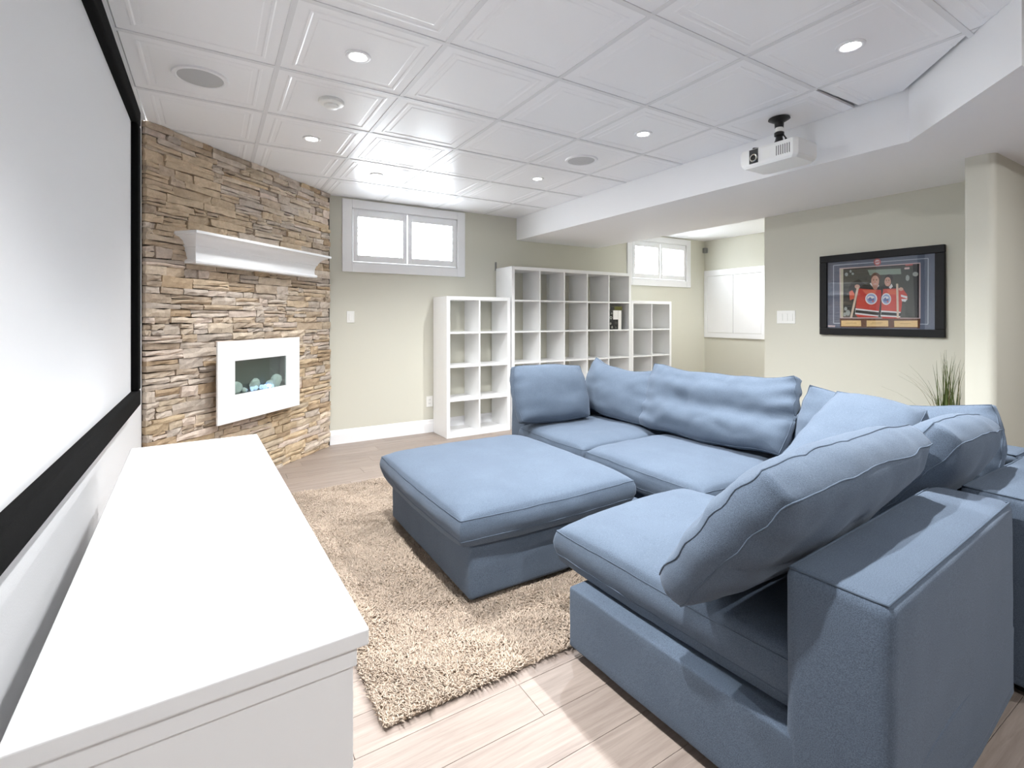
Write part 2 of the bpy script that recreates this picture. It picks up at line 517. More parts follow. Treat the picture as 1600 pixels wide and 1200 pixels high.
# ceiling: plenum slab, grid bars, tiles, drywall beyond
b = MB(); b.box((XL - .2, YREAR, ZC + .10), (7.2, YB + .2, ZC + .2))
ceil = tag(b.build('ceiling', M['white_ceil']), 'white suspended ceiling of square moulded tiles', 'ceiling', kind='structure')
GX = [-.34, .27, .88, 1.49, 2.10, 2.71, 3.15]
GY = [-.45, .16, .77, 1.38, 1.99, 2.60, 3.21, 3.82, 4.43, 5.04]
T = .61
def diag_side(x, y):       # > 0 inside the tiled area, left of the soffit's diagonal front face
    return (x - 3.15) * -.69 + (y - 1.13) * .72
def tile_mesh(x0, x1, y0, y1, diag=False, gap=0):
    bm = bmesh.new()
    cx, cy = (x0 + T / 2), (y0 + T / 2)
    h = T / 2 - .006
    rings = [(h, .0), (h - .050, 0), (h - .056, -.0022), (h - .064, -.0022), (h - .070, .0006), (h - .090, .0006), (h - .096, -.0012)]
    prev = None
    for a, dz in rings:
        cur = [bm.verts.new((cx + sx * a, cy + sy * a, ZC + dz)) for sx, sy in ((-1, -1), (1, -1), (1, 1), (-1, 1))]
        if prev:
            for k in range(4): bm.faces.new((prev[k], cur[k], cur[(k + 1) % 4], prev[(k + 1) % 4]))
        prev = cur
    bm.faces.new(prev)
    if x1 - x0 < T - .01:
        bmesh.ops.bisect_plane(bm, geom=bm.verts[:] + bm.edges[:] + bm.faces[:], plane_co=(x1 - .004 - gap, 0, 0), plane_no=(1, 0, 0), clear_outer=True)
    if y1 > YB - .03:
        bmesh.ops.bisect_plane(bm, geom=bm.verts[:] + bm.edges[:] + bm.faces[:], plane_co=(0, YB - .002, 0), plane_no=(0, 1, 0), clear_outer=True)
    if diag:
        d = .008 + gap
        bmesh.ops.bisect_plane(bm, geom=bm.verts[:] + bm.edges[:] + bm.faces[:], plane_co=(3.15 - d, 1.13 + d, 0), plane_no=(.69, -.72, 0), clear_outer=True)
    if gap:
        bmesh.ops.bisect_plane(bm, geom=bm.verts[:] + bm.edges[:] + bm.faces[:], plane_co=(x1, y1 - .022, 0), plane_no=(.035, 1, 0), clear_outer=True)
    # turn up the rim so the tile has thickness
    be = [e for e in bm.edges if e.is_boundary]
    r = bmesh.ops.extrude_edge_only(bm, edges=be)
    for v in r['geom']:
        if isinstance(v, bmesh.types.BMVert): v.co.z += .012
    bmesh.ops.recalc_face_normals(bm, faces=bm.faces)
    me = bpy.data.meshes.new('ceiling_tile'); bm.to_mesh(me); bm.free()
    me.materials.append(M['tile'])
    return me
base_tile = tile_mesh(0, T, 0, T)
for i in range(6):
    for j in range(9):
        x0, x1, y0, y1 = GX[i], GX[i] + T, GY[j], GY[j] + T
        corners = [diag_side(x, y) for x in (x0, min(x1, XS)) for y in (y0, y1)]
        if max(corners) < 0: continue
        full_ok = min(corners) > 0 or y0 > 1.1
        if i < 5 and full_ok and y1 < YB:
            # tiles under the stone corner are cut by that wall and hidden behind it
            if (y0 + T - 3.72) - (x0 - XL) * (1.33 / 1.35) > T + .62: continue
            place('ceiling_tile', base_tile, ceil, (x0, y0, 0))
        else:
            o = place('ceiling_tile', tile_mesh(x0, min(x1, XS), y0, y1, diag=(not full_ok) and y0 > .1, gap=.010 if (i == 5 and j == 2) else 0), ceil)
            if i == 5 and j == 2: o.location.z = .004     # the ill-fitting corner tile, dark gap around it
# narrow strip of tile against the back wall
q = MB(); q.box((.9, 5.046, ZC - .002), (XS, YB, ZC + .01)); q.build('edge_strip', M['tile'], ceil)
for gx in GX[1:6]:
    y0 = -.45 if gx < 2.2 else 0.9
    y0 = {2.10: .18, 2.71: .76}.get(gx, -.45)
    bxo('grid_bar', (gx - .012, y0, ZC - .003), (gx + .012, YB, ZC + .03), M['gridbar'], ceil, .001)
for gy in GY[1:]:
    if abs(gy - 1.38) < .01: x1 = 2.722
    elif True: x1 = XS if gy > 1.13 else 3.15 - (1.13 - gy) * 1.04
    x0 = XL if gy < 3.7 else XL + (gy - 3.72) * 1.015
    if gy < 5.04: bxo('grid_bar', (max(x0, XL), gy - .012, ZC - .004), (x1 - .004, gy + .012, ZC + .03), M['gridbar'], ceil, .001)
bxo('wall_angle', (XL, -.45, ZC - .003), (XL + .022, 3.72, ZC + .03), M['gridbar'], ceil, .001)
q = MB(); q.box((XL - .2, YREAR, ZC), (7.2, -.45, ZC + .1)); q.box((3.0, -.45, ZC), (7.2, .57, ZC + .1))
q.box((2.0, -.45, ZC + .014), (3.05, .57, ZC + .1)); q.box((2.56, .40, ZC + .001), (3.05, .565, ZC + .02))
q.build('drywall_ceiling', M['white_ceil'], ceil)
q = MB(); q.box((XP, 2.69, ZC), (XA + .2, YB + .1, ZC + .1)); q.build('drywall_ceiling', M['white_ceil'], ceil)

# dropped soffit
b = MB(); b.prism([(XS, YB), (XS, 1.13), (2.55, .57), (7.1, .57), (7.1, 2.69), (4.42, 2.69), (4.42, YB)], ZS, ZC + .1)
tag(b.build('ceiling_soffit', M['white_ceil']), 'white dropped soffit running along the right of the tiled ceiling', 'soffit', kind='structure')

# windows with plantation shutters
def window(name, x0, x1, z0, z1, lab):
    root = empty(name, ((x0 + x1) / 2, YB, z0))
    root.rotation_euler = (0, 0, 0)
    tag(root, lab, 'window', kind='structure')
    cx = (x0 + x1) / 2; hw = (x1 - x0) / 2; H = z1 - z0
    c = .094
    ct = min(c, ZC - .018 - z1)
    bxo('casing', (-hw - c, -.022, -c), (-hw, 0, H + ct), M['trim'], root, .004)
    bxo('casing', (hw, -.022, -c), (hw + c, 0, H + ct), M['trim'], root, .004)
    bxo('casing', (-hw, -.022, H), (hw, 0, H + ct), M['trim'], root, .004)
    bxo('casing', (-hw, -.022, -c), (hw, 0, 0), M['trim'], root, .004)
    # jamb lining
    q = MB()
    for lo, hi in (((-hw, 0, 0), (-hw + .012, .2, H)), ((hw - .012, 0, 0), (hw, .2, H)), ((-hw, 0, 0), (hw, .2, .012)), ((-hw, 0, H - .012), (hw, .2, H))): q.box(lo, hi)
    q.build('jamb', M['trim'], root)
    # two shutter panels
    for sgn in (-1, 1):
        xa, xb = (-hw + .014, -.004) if sgn < 0 else (.004, hw - .014)
        q = MB(); st = .048; tb = .066
        za, zb = .014, H - .014
        q.rbox((xa, -.012, za), (xa + st, .016, zb), .003); q.rbox((xb - st, -.012, za), (xb, .016, zb), .003)
        q.rbox((xa + st, -.012, za), (xb - st, .016, za + tb), .003); q.rbox((xa + st, -.012, zb - tb), (xb - st, .016, zb), .003)
        pn = q.build('shutter_panel', M['trim'], root)
        lv = MB(); lv.rbox((xa + st + .002, -.027, -.003), (xb - st - .002, .027, .003), .0028, 2)
        lm = lv.mesh('louver', M['trim'])
        n = 5; zs = [za + tb + (zb - za - 2 * tb) * (k + .5) / n for k in range(n)]
        for q_ in zs: place('louver', lm, pn, (0, .002, q_), (math.radians(9), 0, 0))
    # sash and glass
    q = MB(); f = .05
    for lo, hi in (((-hw, .13, 0), (-hw + f, .17, H)), ((hw - f, .13, 0), (hw, .17, H)), ((-hw, .13, 0), (hw, .17, f)), ((-hw, .13, H - f), (hw, .17, H)), ((-.03, .13, 0), (.03, .17, H))): q.rbox(lo, hi, .004)
    q.build('sash', M['trim'], root)
    bxo('glass_pane', (-hw + f, .147, f), (-.03, .151, H - f), M['glass'], root, .0005)
    bxo('glass_pane', (.03, .147, f), (hw - f, .151, H - f), M['glass'], root, .0005)
def window_portal(x0, x1, z0, z1):
    ld = bpy.data.lights.new('window_daylight', 'AREA'); ld.shape = 'RECTANGLE'; ld.size = x1 - x0; ld.size_y = z1 - z0
    ld.cycles.is_portal = True
    o = bpy.data.objects.new('window_daylight', ld); COL.objects.link(o)
    o.location = ((x0 + x1) / 2, YB + .21, (z0 + z1) / 2); o.rotation_euler = (-PI / 2, 0, 0)
window_portal(*W1); window_portal(*W2)
window('window_1', W1[0], W1[1], W1[2], W1[3], 'white shuttered basement window beside the stone wall')
window('window_2', W2[0], W2[1], W2[2], W2[3], 'white shuttered basement window above the short right cube shelf')

# ================================================================== SOFA, OTTOMAN, CUSHIONS
def nz(x, y, z, s, seed=0):
    return noise.noise(Vector((x * s + seed * 7.3, y * s - seed * 3.1, z * s + seed)))

def cushion_shape(w, h, t, gus, seed, sag=0, wr=.006, crease=0, rnd=.22, n=26, m=20, droop=0, dent=0, fold=0, pw=3.2, pe=.62, sw=.35, peb=None):
    """boxed cushion: two puffed faces joined by a gusset; returns mesh data and the two seam loops (local: x width, y height, z thickness)"""
    def outline(a, b):
        x = a * math.sqrt(1 - rnd * b * b * .5) ; y = b * math.sqrt(1 - rnd * a * a * .5)
        return x * w / 2, y * h / 2
    def shape(x, y, z, a, b):
        e = max(abs(a), abs(b))
        f = nz(x, y, z, 5, seed) * wr * 1.6 + nz(x, y, z, 14, seed + 3) * wr * .6
        if crease:
            k = max(0, abs(a) - .35) / .65
            cr = math.sin(b * 13 + 2.2 * nz(x, y, 0, 4, seed + 8)) * (.5 + nz(x, y, 0, 3, seed + 5))
            z += math.copysign(1, z) * crease * k * k * cr
            z += math.copysign(1, z) * crease * .9 * nz(x * .5, y * 2.4, 0, 4.5, seed + 2)
        if fold:       # one broad lengthwise dent
            z -= math.copysign(1, z) * fold * math.exp(-((b + .1) / .28) ** 2) * (.4 + .6 * math.cos(a * 1.4))
        if dent:
            z -= math.copysign(1, z) * dent * math.exp(-((a - .1) ** 2 + (b) ** 2) / .25)
        z += math.copysign(f, z) if abs(f) else 0
        y -= sag * (1 - a * a) * max(0, b + .3) / 1.3
        y += nz(x, 0, 0, 4, seed + 11) * wr * 1.5 * b
        if droop: z -= droop * max(0, -b - .55) ** 2 * 4
        return (x, y, z)
    us = [math.sin((-.5 + i / n) * PI) * sw + (-1 + 2 * i / n) * (1 - sw) for i in range(n + 1)]
    vs_ = [math.sin((-.5 + j / m) * PI) * sw + (-1 + 2 * j / m) * (1 - sw) for j in range(m + 1)]
    V = []; F = []
    def puff(a, b, s): return ((1 - abs(a) ** pw) * (1 - abs(b) ** pw)) ** (pe if s > 0 or peb is None else peb)
    ids = {}
    for s in (1, -1):
        for i, a in enumerate(us):
            for j, b in enumerate(vs_):
                x, y = outline(a, b)
                z = s * (gus / 2 + (t - gus) / 2 * puff(a, b, s))
                ids[(s, i, j)] = len(V); V.append(shape(x, y, z, a, b))
    for s in (1, -1):
        for i in range(n):
            for j in range(m):
                q = [ids[(s, i, j)], ids[(s, i + 1, j)], ids[(s, i + 1, j + 1)], ids[(s, i, j + 1)]]
                F.append(tuple(q if s > 0 else reversed(q)))
    per = [(i, 0) for i in range(n)] + [(n, j) for j in range(m)] + [(i, m) for i in range(n, 0, -1)] + [(0, j) for j in range(m, 0, -1)]
    L = len(per); rings = [[ids[(1, i, j)] for i, j in per]]
    for k in (.25, .5, .75):
        r = []
        for i, j in per:
            A_, B_ = Vector(V[ids[(1, i, j)]]), Vector(V[ids[(-1, i, j)]])
            p = A_.lerp(B_, k)
            o = Vector((us[i], vs_[j] * h / w, 0)); o.normalize()
            bul = gus * .16 * math.sin(k * PI) * (1 + .6 * nz(p.x, p.y, p.z, 12, seed + 4))
            p += o * bul
            r.append(len(V)); V.append(tuple(p))
        rings.append(r)
    rings.append([ids[(-1, i, j)] for i, j in per])
    for a, b in zip(rings[:-1], rings[1:]):
        for k in range(L): F.append((a[k], b[k], b[(k + 1) % L], a[(k + 1) % L]))
    return V, F, [V[q] for q in rings[0]], [V[q] for q in rings[-1]]

def make_cushion(name, parent=None, seam_r=.0024, **kw):
    V, F, la, lb = cushion_shape(**kw)
    b = MB(); b.add(V, F)
    o = b.build(name, M['fabric'], parent, smooth=3.2)
    q = MB(); q.tube(la, seam_r, 5, closed=True); q.tube(lb, seam_r, 5, closed=True)
    q.build('piping', M['seam'], o, smooth=3.2)
    return o

def soft(lo, hi, r, seed, amp=.004, inner=7):
    b = MB()
    def fn(p):
        d = nz(p[0], p[1], p[2], 3.2, seed) * amp * 1.5
        d2 = nz(p[0], p[1], p[2], 9, seed + 2) * amp * .5
        return [p[0] + d + d2, p[1] + d - d2, p[2] + (d * .6 if p[2] > lo[2] + .05 else 0)]
    b.rbox(lo, hi, r, 4, inner, fn)
    return b

def block_seam(lo, hi, parent):
    """stitched seam along the upper edges of an upholstered block"""
    q = MB(); i = .012
    x0, y0, x1, y1, z = lo[0] + i, lo[1] + i, hi[0] - i, hi[1] - i, hi[2] - .004
    pts = []
    for (a, b_), (c, d) in (((x0, y0), (x1, y0)), ((x1, y0), (x1, y1)), ((x1, y1), (x0, y1)), ((x0, y1), (x0, y0))):
        for k in range(8): pts.append((a + (c - a) * k / 8, b_ + (d - b_) * k / 8, z))
    q.tube(pts, .0035, 5, closed=True)
    q.build('seam', M['seam'], parent, smooth=3.2)

def module(loc, rotz, W, D, backs, seat, label, seed, base_in=.0, H=.655):
    """upholstered sofa module: base, backrest / arm blocks, one loose-filled seat cushion, black feet. Local: x 0..W, y 0..D"""
    root = empty('sofa_module', loc, rotz)
    tag(root, label, 'sofa', 'modules of the blue sectional sofa')
    soft((0, 0, .035), (W, D, .256), .010, seed, .003).build('base', M['fabric'], root, smooth=3.2)
    for k, (nm, lo, hi) in enumerate(backs):
        o = soft((*lo, .045), (*hi, H), .03, seed + 20 + k, .004).build(nm, M['fabric'], root, smooth=3.2)
        block_seam((*lo, 0), (*hi, H), o)
    (x0, y0), (x1, y1), drop, flip = seat
    c = make_cushion('seat_cushion', root, w=(x1 - x0) if not flip else (y1 - y0), h=(y1 - y0) if not flip else (x1 - x0), t=.19, gus=.085, seed=seed + 5, wr=.005, rnd=.12, droop=drop, n=34, m=30, pw=6, pe=.45, sw=.8, peb=.2)
    c.location = ((x0 + x1) / 2, (y0 + y1) / 2, .348)
    c.rotation_euler = (0, 0, flip)
    for x, y in ((.07, .07), (W - .07, .07), (.07, D - .07), (W - .07, D - .07)):
        b = MB(); b.lathe([(.022, 0), (.026, .01), (.028, .037)], 12, o=(x, y, 0)); b.build('foot', M['foot'], root, smooth=.6)
    return root

TH = .22
# near module, its backrest towards the camera
module((1.185, .452, 0), math.radians(3.2), 1.03, .995, [('backrest', (0, 0), (1.03, TH))], ((-.08, TH - .03), (1.025, 1.03), 0, PI), 'blue sofa module nearest the camera, its back to the viewer', 1)
# corner module
module((2.265, .45, 0), 0, .92, 1.07, [('backrest', (0, 0), (.92, TH)), ('backrest', (.70, TH), (.92, 1.07))], ((-.03, TH - .02), (.71, 1.055), 0, 0), 'blue corner sofa module at the far right, backrests on two sides', 2)
# middle module, facing the screen wall
module((2.10, 1.545, 0), 0, 1.05, .905, [('backrest', (.83, 0), (1.05, .905))], ((-.07, .002), (.84, .903), 0, -PI / 2), 'blue armless sofa module under the big crumpled back cushion', 3)
# far arm module
module((2.10, 2.46, 0), 0, 1.05, 1.0, [('backrest', (.83, 0), (1.05, .78)), ('armrest', (0, .78), (1.05, 1.0))], ((-.07, .004), (.84, .778), 0, -PI / 2), 'blue sofa module with side arm in front of the cube shelves', 4)

# ottoman
ot = empty('ottoman', (.94, 1.885, .022))
tag(ot, 'square blue upholstered ottoman with loose top cushion on the shaggy rug', 'ottoman')
soft((0, 0, .012), (1.02, 1.06, .26), .02, 60, .003).build('base', M['fabric'], ot, smooth=3.2)
c = make_cushion('top_cushion', ot, w=1.02, h=1.15, t=.19, gus=.085, seed=64, wr=.004, rnd=.12, n=36, m=36, pw=6, pe=.45, sw=.8, peb=.2)
c.location = (.44, .53, .335)
for x, y in ((.07, .07), (.95, .07), (.07, .99), (.95, .99)):
    b = MB(); b.lathe([(.024, 0), (.028, .014)], 12, o=(x, y, 0)); b.build('foot', M['foot'], ot, smooth=.6)

def pillow(origin, xdir, ydir, label, **kw):
    """origin = middle of the lower edge; x along the width, y up the cushion"""
    o = make_cushion('back_cushion', **kw)
    x = Vector(xdir).normalized(); y = Vector(ydir); y = (y - x * y.dot(x)).normalized(); z = x.cross(y)
    c_ = Vector(origin) + y * (kw['h'] / 2)
    o.matrix_world = Matrix(((x.x, y.x, z.x, c_.x), (x.y, y.y, z.y, c_.y), (x.z, y.z, z.z, c_.z), (0, 0, 0, 1)))
    tag(o, label, 'cushion', 'loose cushions on the blue sofa')
    return o
pillow((2.24, 3.03, .46), (1, -.10, -.02), (-.14, .42, 1), 'blue cushion propped against the far sofa arm, leftmost of the loose cushions', w=.64, h=.44, t=.22, gus=.06, seed=101, wr=.008, crease=.006, rnd=.3)
pillow((2.69, 2.90, .468), (.05, -1, -.07), (.40, .05, 1), 'blue back cushion between the arm cushion and the big crumpled one', w=.76, h=.46, t=.20, gus=.05, seed=102, wr=.012, crease=.012, sag=.08, rnd=.3)
pillow((2.69, 2.065, .468), (.02, -1, .01), (.42, 0, 1), 'large crumpled blue back cushion on the middle module', w=1.08, h=.47, t=.23, gus=.05, seed=103, wr=.014, crease=.020, sag=.045, fold=.04, rnd=.2, n=50, m=30)
pillow((2.725, 1.085, .465), (.02, -1, .02), (.36, 0, 1), 'long pale blue back cushion on the corner module, nearest the plant', w=.82, h=.44, t=.20, gus=.05, seed=104, wr=.012, crease=.016, sag=.06, rnd=.38)
pillow((2.08, 1.03, .575), (.12, -1, -.12), (1, .10, .42), 'bright pale blue cushion lying tilted in the sofa corner', w=.36, h=.65, t=.21, gus=.09, seed=105, wr=.008, crease=.006, rnd=.12)
pillow((2.375, .95, .468), (-1, -.06, .06), (0, -.74, 1), 'blue boxed cushion leaning over the corner backrest, behind the nearest one', w=.56, h=.48, t=.22, gus=.09, seed=106, wr=.008, crease=.006, rnd=.2)
pillow((1.55, .98, .475), (-1, -.05, 0), (0, -.80, 1), 'big blue boxed cushion nearest the camera, leaning over the near backrest', w=.96, h=.51, t=.22, gus=.085, seed=107, wr=.010, crease=.006, rnd=.2, n=36, m=24)

# ================================================================== RUG
RX0, RX1, RY0, RY1 = .45, 2.06, 1.475, 3.74
rug = tag(bxo('rug', (RX0, RY0, .0005), (RX1, RY1, .010), M['rugback'], None, .004, 2), 'beige shaggy rug under the blue ottoman', 'rug')
ND = 135000
px = rng.uniform(RX0 - .004, RX1 + .004, ND); py = rng.uniform(RY0 - .004, RY1 + .004, ND)
keep = ~((px > .99) & (px < 1.90) & (py > 1.94) & (py < 2.90)) & ~((px > 1.2) & (py < 1.44))
px, py = px[keep], py[keep]; n_ = len(px)
ang = rng.uniform(0, 2 * PI, n_)
# neighbouring yarns lean together
fx = np.sin(px * 9 + 1.3 * np.sin(py * 7)) + .6 * np.sin(py * 17 + px * 5); fy = np.cos(py * 8 + 1.7 * np.sin(px * 6)) + .6 * np.cos(px * 19)
lx = fx * .004 + rng.normal(0, .010, n_); ly = fy * .004 + rng.normal(0, .010, n_)
ex = np.where(px < RX0 + .02, -.005, 0) + np.where(px > RX1 - .02, .005, 0); ey = np.where(py < RY0 + .02, -.005, 0) + np.where(py > RY1 - .02, .005, 0)
lx += ex; ly += ey
hz = rng.uniform(.012, .019, n_) + .004 * np.sin(px * 23 + 2 * np.sin(py * 19))
under = (px > .92) & (px < 1.98) & (py > 1.87) & (py < 2.96)
hz = np.where(under, np.minimum(hz, .016), hz)
und2 = (px > 1.10) & (py < 1.56); hz = np.where(und2, np.minimum(hz, .022), hz)
rad = rng.uniform(.0024, .0035, n_)
V = np.zeros((n_, 7, 3), np.float32)
for k in range(3):
    a = ang + 2 * PI * k / 3
    V[:, k, 0] = px + np.cos(a) * rad; V[:, k, 1] = py + np.sin(a) * rad; V[:, k, 2] = .006
    V[:, 3 + k, 0] = px + lx * .55 + np.cos(a + .5) * rad * 1.15; V[:, 3 + k, 1] = py + ly * .55 + np.sin(a + .5) * rad * 1.15; V[:, 3 + k, 2] = .006 + hz * .68
V[:, 6, 0] = px + lx * 1.15; V[:, 6, 1] = py + ly * 1.15; V[:, 6, 2] = .006 + hz
fl = np.array([[0, 1, 4], [0, 4, 3], [1, 2, 5], [1, 5, 4], [2, 0, 3], [2, 3, 5], [3, 4, 6], [4, 5, 6], [5, 3, 6]])
Fc = (fl[None] + (np.arange(n_) * 7)[:, None, None]).reshape(-1)
me = bpy.data.meshes.new('pile')
me.vertices.add(n_ * 7); me.vertices.foreach_set('co', V.reshape(-1))
nt_ = len(Fc) // 3
me.loops.add(nt_ * 3); me.loops.foreach_set('vertex_index', Fc.astype(np.int32))
me.polygons.add(nt_); me.polygons.foreach_set('loop_start', (np.arange(nt_) * 3).astype(np.int32))
me.update(calc_edges=True); me.validate()
at = me.color_attributes.new('tint', 'FLOAT_COLOR', 'POINT')
basec = np.array(s2l((182, 166, 150)))
tone = rng.normal(1.0, .10, n_)[:, None] * basec[None] * (1 + .06 * np.stack([np.sin(px * 11 + py * 7)] * 3, 1))
cols = np.ones((n_, 7, 4), np.float32); cols[:, :, :3] = tone[:, None, :]
at.data.foreach_set('color', cols.reshape(-1))
me.materials.append(M['pile'])
o = bpy.data.objects.new('pile', me); COL.objects.link(o); o.parent = rug; o['kind'] = 'stuff'

# ================================================================== CUBE SHELVES
def cube_shelf(loc, cols, rows, label):
    root = empty('cube_shelf', loc)
    tag(root, label, 'bookshelf', 'white cube shelving units along the back wall')
    T1, T2, CI, D = .038, .016, .3365, .36
    W = 2 * T1 + cols * CI + (cols - 1) * T2; H = 2 * T1 + rows * CI + (rows - 1) * T2
    side = MB(); side.rbox((0, 0, 0), (T1, D, H), .0015); sm = side.mesh('side_panel', M['laminate'])
    place('side_panel', sm, root); place('side_panel', sm, root, (W - T1, 0, 0))
    tp = MB(); tp.rbox((T1, 0, 0), (W - T1, D, T1), .0015); tm = tp.mesh('end_panel', M['laminate'])
    place('bottom_panel', tm, root); place('top_panel', tm, root, (0, 0, H - T1))
    sh = MB(); sh.rbox((T1, .002, 0), (W - T1, D, T2), .001); hm = sh.mesh('shelf', M['laminate'])
    dv = MB(); dv.rbox((0, .002, 0), (T2, D, CI), .001); dm = dv.mesh('divider', M['laminate'])
    for r in range(rows):
        z = T1 + r * (CI + T2)
        if r < rows - 1: place('shelf', hm, root, (0, 0, z + CI))
        for c_ in range(1, cols):
            place('divider', dm, root, (T1 + c_ * (CI + T2) - T2, 0, z))
    return root, W, H
YF = 4.672
s1, w1, h1 = cube_shelf((2.068, YF, 0), 2, 4, 'white cube shelf two wide and four high, standing nearest the stone wall')
s2, w2, h2 = cube_shelf((2.852, YF, 0), 5, 5, 'tallest white cube shelf, five wide, holding a few books')
s3, w3, h3 = cube_shelf((4.678, YF, 0), 2, 4, 'white cube shelf two wide under the second window')

# books in the tall shelf: fifth column, second row from the top
CX0 = 2.852 + .038 + 4 * (.3365 + .016); CZ0 = .0388 + 3 * (.3365 + .016)
def book(x0, x1, h, d, mats, label, motif=None):
    root = empty('book', ((x0 + x1) / 2, YF + .02, CZ0))
    tag(root, label, 'book', 'books in the tall cube shelf')
    w = (x1 - x0) / 2 - .0006
    b = MB()
    b.rbox((-w, 0, 0), (-w + .003, d, h), .001); b.rbox((w - .003, 0, 0), (w, d, h), .001); b.rbox((-w, 0, 0), (w, .004, h), .0012)
    b.build('cover', mats[0], root)
    bxo('pages', (-w + .003, .004, .003), (w - .003, d - .004, h - .003), M['pages'], root, .0008)
    if len(mats) > 1:
        bxo('lower_band', (-w - .0003, -.0008, .001), (w + .0003, .001, h * .52), mats[1], root, .0003)
    if motif:
        for mx, mz, r in motif:
            q = MB()
            q.lathe([(r, -.0022), (r, -.0006), (r * .55, -.0006), (r * .55, -.0022)], 12, axis='y', o=(mx, 0, mz), cap=False)
            q.build('motif', M['motif'], root)
    return root
book(CX0 + .012, CX0 + .078, .235, .24, [M['bookblack']], 'thick black book with grey ring motifs on its spine', [(-.005, .15, .02), (-.012, .075, .013), (.012, .03, .014), (.008, .205, .012)])
book(CX0 + .079, CX0 + .165, .245, .25, [M['bookwhite'], M['bookblack']], 'book with a white and black halved spine', [(.008, .08, .017), (0, .025, .013)])
book(CX0 + .166, CX0 + .222, .243, .25, [M['bookwhite']], 'plain white book in the tall cube shelf')
book(CX0 + .223, CX0 + .243, .243, .24, [M['bookgrey']], 'thin dark grey book at the end of the row')
bt = empty('book', (CX0 + .14, YF + .03, CZ0 + .2458))
tag(bt, 'olive green book lying flat on top of the upright books', 'book', 'books in the tall cube shelf')
b = MB(); b.rbox((-.10, 0, 0), (.105, .2, .004), .001); b.rbox((-.10, 0, .046), (.105, .2, .050), .001); b.rbox((-.10, 0, 0), (.105, .004, .05), .0015)
b.build('cover', M['olive'], bt)
bxo('pages', (-.097, .004, .004), (.102, .196, .046), M['pages'], bt, .001)
bxo('spine_patch', (-.1003, -.001, .002), (-.03, .001, .048), M['bookblack'], bt, .0004)

# ================================================================== CONSOLE UNDER THE SCREEN
con = empty('media_console', (-.022, 1.58, 0), math.radians(1.8))
tag(con, 'long low white lacquered media console below the projector screen', 'console')
cw, cl, ch = .215, .79, .75
bxo('top', (-cw, -cl, ch - .028), (cw, cl, ch), M['console'], con, .004, 3)
bxo('side_panel', (-cw + .012, -cl + .02, 0), (cw - .02, -cl + .045, ch - .028), M['console'], con, .002)
bxo('side_panel', (-cw + .012, cl - .045, 0), (cw - .02, cl - .02, ch - .028), M['console'], con, .002)
bxo('side_rail', (-cw + .008, -cl + .012, ch - .062), (cw - .016, -cl + .0199, ch - .0285), M['console'], con, .002)
bxo('back_panel', (-cw + .012, -cl + .045, .06), (-cw + .02, cl - .045, ch - .028), M['console'], con, .001)
bxo('bottom_panel', (-cw + .02, -cl + .045, .07), (cw - .042, cl - .045, .09), M['console'], con, .002)
bxo('plinth', (cw - .07, -cl + .045, 0), (cw - .05, cl - .045, .07), M['console'], con, .002)
dl = (2 * cl - .09) / 3
for k in range(3):
    y0 = -cl + .045 + k * dl
    bxo('door', (cw - .04, y0 + .002, .075), (cw - .022, y0 + dl - .002, ch - .034), M['console'], con, .002)

# ================================================================== PROJECTOR SCREEN
scr = empty('projector_screen', (XL, 1.88, 0))
tag(scr, 'large white projector screen with wide black velvet frame on the left wall', 'screen')
y0, y1, z0, z1, fw = .59 - 1.88, 3.15 - 1.88, .800, 2.305, .082
def frame_bar(name, lo, hi):
    b = MB(); b.rbox(lo, hi, .010, 3); b.build(name, M['velvet'], scr, smooth=.7)
frame_bar('frame_bar', (.005, y0, z0), (.052, y1, z0 + fw)); frame_bar('frame_bar', (.005, y0, z1 - fw), (.052, y1, z1))
frame_bar('frame_bar', (.005, y0, z0 + fw), (.052, y0 + fw, z1 - fw)); frame_bar('frame_bar', (.005, y1 - fw, z0 + fw), (.052, y1, z1 - fw))
bxo('screen_fabric', (.012, y0 + fw - .01, z0 + fw - .01), (.020, y1 - fw + .01, z1 - fw + .01), M['screen'], scr, .001)

# ================================================================== FIREPLACE AND MANTEL ON THE STONE WALL
def on_stone(name, s, z=0):
    o = empty(name); o.matrix_world = stone_xf @ Matrix.Translation((s, 0, z)); return o
fp = on_stone('electric_fireplace', .855, 0)
tag(fp, 'white framed wall-hung electric fireplace with blue-lit crystals on the stone wall', 'fireplace')
fx0, fx1, fz0, fz1 = -.425, .425, .505, 1.083
gx0, gx1, gz0, gz1 = -.273, .260, .696, .938
b = MB()
for lo, hi in (((fx0, -.130, fz0), (gx0, -.118, fz1)), ((gx1, -.130, fz0), (fx1, -.118, fz1)), ((gx0, -.130, fz0), (gx1, -.118, gz0)), ((gx0, -.130, gz1), (gx1, -.118, fz1))): b.box(lo, hi)
bm = bmesh.new(); me = b.mesh('front_panel', M['console']); bm.from_mesh(me); bmesh.ops.remove_doubles(bm, verts=bm.verts, dist=.0005); bm.to_mesh(me); bm.free()
place('front_panel', me, fp)
b = MB()
for lo, hi in (((gx0 - .03, -.117, gz0 - .03), (gx0, -.058, gz1 + .03)), ((gx1, -.117, gz0 - .03), (gx1 + .03, -.058, gz1 + .03)), ((gx0, -.117, gz0 - .03), (gx1, -.058, gz0)), ((gx0, -.117, gz1), (gx1, -.058, gz1 + .03)), ((gx0, -.066, gz0), (gx1, -.058, gz1))): b.box(lo, hi)
b.build('firebox', M['firebox'], fp)
bxo('glass_pane', (gx0 + .001, -.1255, gz0 + .001), (gx1 - .001, -.1215, gz1 - .001), M['fireglass'], fp, .0005)
